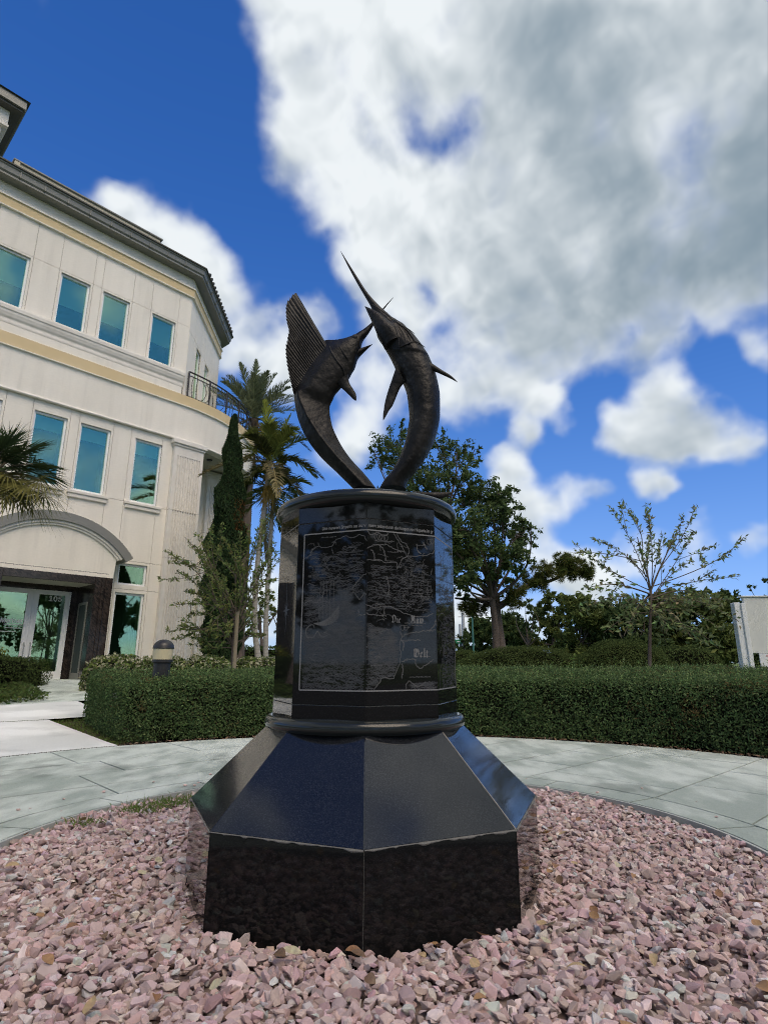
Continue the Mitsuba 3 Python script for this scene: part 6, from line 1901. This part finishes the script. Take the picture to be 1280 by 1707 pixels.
rng = np.random.default_rng(17)
k = 'young_tree'
tag(k, 'young open branched tree with pale sparse leaves behind the right hedge', 'tree')
twiggy(k, YT, 0.030, YT_E, rng, 0.085, (0.24, 0.28, 0.14), (0.93, 1.0), [YT_A, YT_B], per=38, extra=1, bare=0.34, sag=0.03)
# its lower, leafier boughs
bm, lp = MB(), []
path = np.array(YT)
for e in YT_L:
    e = np.array(e)
    a = path[-1] + (path[-2] - path[-1]) * rng.uniform(0.0, 0.8)
    p = limb(bm, a, e, 0.014, 0.004, rng, 0.05, 9, 0.12)
    m = 64
    q = 0.3 + 0.72 * rng.random(m)
    lp.append(np.stack([np.interp(q * 8, np.arange(9), p[:, j]) for j in range(3)], 1) + rng.normal(size=(m, 3)) * 0.06)
put(part(k, 'lower_branches'), bm, 'twig', smooth=60)
P = np.vstack(lp)
v, f = leaf_mesh(P, rng.normal(size=(len(P), 3)) + [0, -0.3, 0.7], 0.105 * rng.uniform(0.6, 1.3, len(P)), rng, 0.40)
put(part(k, 'lower_leaves'), MB().add(v, f, np.repeat(jitter((0.21, 0.25, 0.12), len(P), rng, 0.3, 0.1), 4, 0)), 'leaf')

k = 'staked_shrub'
tag(k, 'staked leafy shrub with long arching twigs in front of the cypress', 'shrub')
twiggy(k, SH_T, 0.03, SH_E, rng, 0.075, (0.17, 0.21, 0.075), (0.35, 1.0), per=52, extra=2, bare=0.30, sag=0.06)
put('tree_stake', MB().add(*tube(np.vstack([np.array(SH_S[0]) - [0, 0, 0.4], SH_S]), 0.032, 8)), 'stake_wood', smooth=40)
tag('tree_stake', 'pale wooden stake propping the leafy shrub in front of the cypress', 'stake')
for i, (x, y) in enumerate([(3.0, 9.55), (3.72, 9.75)]):
    kk = numbered('seedling')
    z = 0.72 + float(ground_z(x, y))
    c = np.array([x, y, z])
    n = 46 if i == 0 else 16
    P = c + rng.normal(size=(n, 3)) * [0.13, 0.1, 0.07]
    v, f = leaf_mesh(P, rng.normal(size=(n, 3)) * 0.5 + [0, 0, 1], np.full(n, 0.085), rng, 0.4)
    mb = MB().add(v, f, np.repeat(jitter((0.11, 0.17, 0.05), n, rng), 4, 0))
    for j in range(6):
        tv, tf = tube([c + [0, 0, -0.55], c + rng.normal(size=3) * 0.06], [0.006, 0.003], 4)
        mb.add(tv, tf, np.tile((0.08, 0.07, 0.03), (len(tv), 1)))
    put(kk, mb, 'leaf')
    tag(kk, ['light green leafy sprout standing up through the top of the right hedge', 'sparse sprout standing up through the right hedge just left of the young trunk'][i], 'plant')

# ------------------------------------------------------------------ bollard light, sign, and what stands along the road
def build_bollard():
    k = 'bollard_light'
    x, y = -2.67, 7.2
    z0 = float(ground_z(x, y))
    tag(k, 'black domed bollard light with a cream lens rising out of the left hedge', 'lamp')
    o = [x, y, 0]
    def L(name, prof, mat, sm=40):
        v, q = lathe(prof, 36)
        put(part(k, name), MB().add(v + o, q), mat, smooth=sm)
    L('post', [(0.0, z0 - 0.1), (0.098, z0 - 0.1), (0.098, 0.848), (0.118, 0.86), (0.118, 0.893), (0.0, 0.893)], 'dark_metal')
    L('lens', [(0.0, 0.8935), (0.113, 0.8935), (0.115, 1.018), (0.0, 1.018)], 'lamp_lens')
    a = np.linspace(0, np.pi / 2, 10)
    L('dome', [(0.0, 1.0185), (0.121, 1.0185), (0.124, 1.028)] + [(0.122 * math.cos(t), 1.03 + 0.10 * math.sin(t)) for t in a], 'dark_metal')


def build_sign():
    k = 'site_sign'
    tag(k, 'white post and panel sign seen from behind at the right edge beyond the hedge', 'sign')
    rot = math.radians(-3)
    o = np.array([5.72, 9.6, 0])
    def add(name, x0, x1, y0, y1, z0, z1, mat, b=0.006):
        v, f = cham(x0, x1, y0, y1, z0, z1, b)
        R = np.array([[math.cos(rot), -math.sin(rot), 0], [math.sin(rot), math.cos(rot), 0], [0, 0, 1]])
        put(part(k, name), MB().add(v @ R.T + o, f), mat)
    add('post', 0.03, 0.125, -0.02, 0.10, 0.2, 1.815, 'sign_white')
    add('post_sleeve', 0.1255, 0.195, -0.05, 0.07, 0.2, 1.80, 'sign_white')
    add('panel', 0.196, 2.6, -0.01, 0.05, 1.005, 1.90, 'sign_grey')
    add('panel_cap', 0.15, 2.65, -0.03, 0.07, 1.9005, 1.925, 'sign_grey')
    add('post', 2.47, 2.60, 0.051, 0.15, 0.2, 1.90, 'sign_white')
    add('rider_plate', 0.30, 2.2, -0.03, -0.011, 0.70, 1.0, 'sign_white', 0.003)
    for j, (x, w, z) in enumerate([(0.40, 0.26, 0.955), (0.43, 0.18, 0.915), (0.46, 0.12, 0.885)]):
        add('print', x, x + w, -0.034, -0.0305, z, z + 0.014 - 0.003 * j, 'red_print', 0.001)


def build_car(k, x, y, rz, label, paint='car_paint'):
    """A saloon: body with wheel arches, glazed cabin, wheels with rims, lamps."""
    tag(k, label, 'car')
    z0 = float(ground_z(x, y)) - 0.02
    xf = T().translate([x, y, z0]).rotate([0, 0, 1], rz)
    arches = shapely.union_all([Point(-1.35, 0.32).buffer(0.38), Point(1.32, 0.32).buffer(0.38)])
    low = Polygon([(-2.25, 0.25), (-2.3, 0.6), (-2.2, 0.78), (-1.1, 0.94), (1.5, 0.98), (2.15, 0.92), (2.28, 0.7), (2.25, 0.28)]).buffer(0.04).buffer(-0.02).difference(arches)
    cab = Polygon([(-1.15, 0.93), (-0.35, 1.42), (0.75, 1.46), (1.65, 0.97)]).buffer(0.03)
    def side(poly, w, bev):
        v, f = extrude(poly, w)
        v = np.c_[v[:, 0], v[:, 2] - w / 2, v[:, 1]]
        t = np.clip((v[:, 2] - 0.95) / 0.5, 0, 1)
        v[:, 1] *= 1 - bev * t
        return v, f
    put(part(k, 'body'), MB().add(*side(low, 1.76, 0.0)), paint, xform=xf)
    put(part(k, 'cabin'), MB().add(*side(cab, 1.66, 0.22)), paint, xform=xf)
    for nm, poly in (('side_window', Polygon([(-0.92, 0.99), (-0.30, 1.36), (0.18, 1.39), (0.18, 0.99)])), ('side_window', Polygon([(0.25, 0.99), (0.25, 1.39), (0.72, 1.39), (1.35, 1.0)]))):
        put(part(k, nm), MB().add(*side(poly, 1.675, 0.215)), 'car_glass', xform=xf)
    def quad(nm, a, b, w0, w1, mat):
        a, b = np.array(a), np.array(b)
        n = unit([-(b - a)[1], (b - a)[0]]) * 0.036
        a, b = a + n * np.sign(n[1]), b + n * np.sign(n[1])
        v = np.array([[a[0], -w0, a[1]], [a[0], w0, a[1]], [b[0], w1, b[1]], [b[0], -w1, b[1]]])
        put(part(k, nm), MB().add(v, [[0, 1, 2], [0, 2, 3]]), mat, xform=xf)
    quad('windscreen', (-1.07, 0.98), (-0.42, 1.38), 0.74, 0.62, 'car_glass')
    quad('rear_window', (1.56, 1.01), (0.84, 1.42), 0.74, 0.62, 'car_glass')
    for wx in (-1.35, 1.32):
        for wy in (-0.80, 0.80):
            w = part(k, 'wheel')
            v, q = lathe([(0.0, -0.1), (0.2, -0.1), (0.3, -0.09), (0.32, -0.05), (0.32, 0.05), (0.3, 0.09), (0.2, 0.1), (0.0, 0.1)], 24)
            put(w, MB().add(np.c_[v[:, 0] + wx, v[:, 2] + wy, v[:, 1] + 0.32], q), 'rubber', smooth=40, xform=xf)
            v, q = lathe([(0.0, -0.106), (0.19, -0.104), (0.2, -0.101), (0.2, 0.101), (0.19, 0.104), (0.0, 0.106)], 20)
            put(part(w, 'rim'), MB().add(np.c_[v[:, 0] + wx, v[:, 2] + wy, v[:, 1] + 0.32], q), 'galvanised', smooth=40, xform=xf)
    for nm, px, mat in (('headlight', -2.305, 'white_print'), ('tail_light', 2.29, 'red_print')):
        for wy in (-0.62, 0.62):
            v, f = cham(px - 0.02, px + 0.02, wy - 0.18, wy + 0.18, 0.62, 0.76, 0.01)
            put(part(k, nm), MB().add(v, f), mat, xform=xf)


def build_roadside():
    def pole(k, x, y, h, r, mat, label, cat, arm=None):
        tag(k, label, cat)
        p = [[x, y, 0.2], [x, y, h * 0.5], [x, y, h]]
        put(part(k, 'post'), MB().add(*tube(p, [r, r * 0.9, r * 0.75], 10)), mat, smooth=60)
        if arm:
            put(part(k, 'arm'), MB().add(*tube([[x + a, y - 0.06, b] for a, b in arm], 0.05, 6)), mat, smooth=60)
    pole('utility_pole', 7.74, 60, 4.7, 0.17, 'galvanised', 'pale utility pole just right of the pedestal, carrying the green street sign', 'pole', [(-0.6, 3.35), (1.2, 3.35)])
    pole('utility_pole_001', 8.34, 62, 6.0, 0.21, 'galvanised', 'taller pale utility pole to the right of the green street sign', 'pole', [(-0.5, 5.6), (0.5, 5.6)])
    pole('signal_mast', 6.32, 42, 4.9, 0.07, 'teal_paint', 'thin teal mast between the utility poles and the pine trunk', 'pole')
    k = 'street_sign'
    tag(k, 'small green street name sign hung on the pale utility pole', 'sign')
    v, f = cham(7.15, 8.45, 59.68, 59.72, 2.75, 3.15, 0.01)
    put(part(k, 'plate'), MB().add(v, f), 'sign_green')
    v, f = cham(7.35, 8.25, 59.66, 59.679, 2.90, 3.0, 0.003)
    put(part(k, 'print'), MB().add(v, f), 'white_print')
    build_car('parked_car', 10.9, 80.0, 4, 'white car passing far off just right of the pedestal')
    build_car('parked_car_001', 15.5, -3.2, 62, 'pale car standing across the drive, mirrored in the right glass door')
    pole('signal_mast_001', -5.9, 36, 2.6, 0.06, 'teal_paint', 'teal mast with a level arm behind the thin palm trunks', 'pole', [(-0.2, 2.35), (2.0, 2.35)])
    for i, x in enumerate((-5.95, -5.70, -5.45)):
        kk = numbered('yellow_post')
        v, q = lathe([(0.0, 0.3), (0.06, 0.3), (0.06, 0.98), (0.04, 1.04), (0.0, 1.05)], 14)
        put(kk, MB().add(v + [x, 30, 0], q), 'yellow_paint', smooth=40)
        tag(kk, ['left', 'middle', 'right'][i] + ' of three short yellow posts beyond the lawn beside the pedestal', 'post', 'yellow posts beyond the lawn')
    # the road beyond the hedges and the drive behind
    v = np.array([[-200, 52, 0], [200, 52, 0], [200, 92, 0], [-200, 92, 0]], float)
    v[:, 2] = 0.395
    put('road', MB().add(v, [[0, 1, 2], [0, 2, 3]]), 'asphalt')
    tag('road', kind='structure')
    v = np.array([[-40, -4.6, 0], [60, -4.6, 0], [60, -1.9, 0], [-40, -1.9, 0]], float)
    v2 = np.array([[-4.5, -1.9], [60, -1.9], [60, 1.0], [6.5, 1.0]])
    draped('drive', Polygon([(-14, -5.5), (40, -5.5), (40, 0.2), (7.5, 0.2), (5.0, -1.6), (-14, -1.6)]), -0.004, 'asphalt', 2.0)
    tag('drive', kind='structure')


build_bollard()
build_sign()
build_roadside()
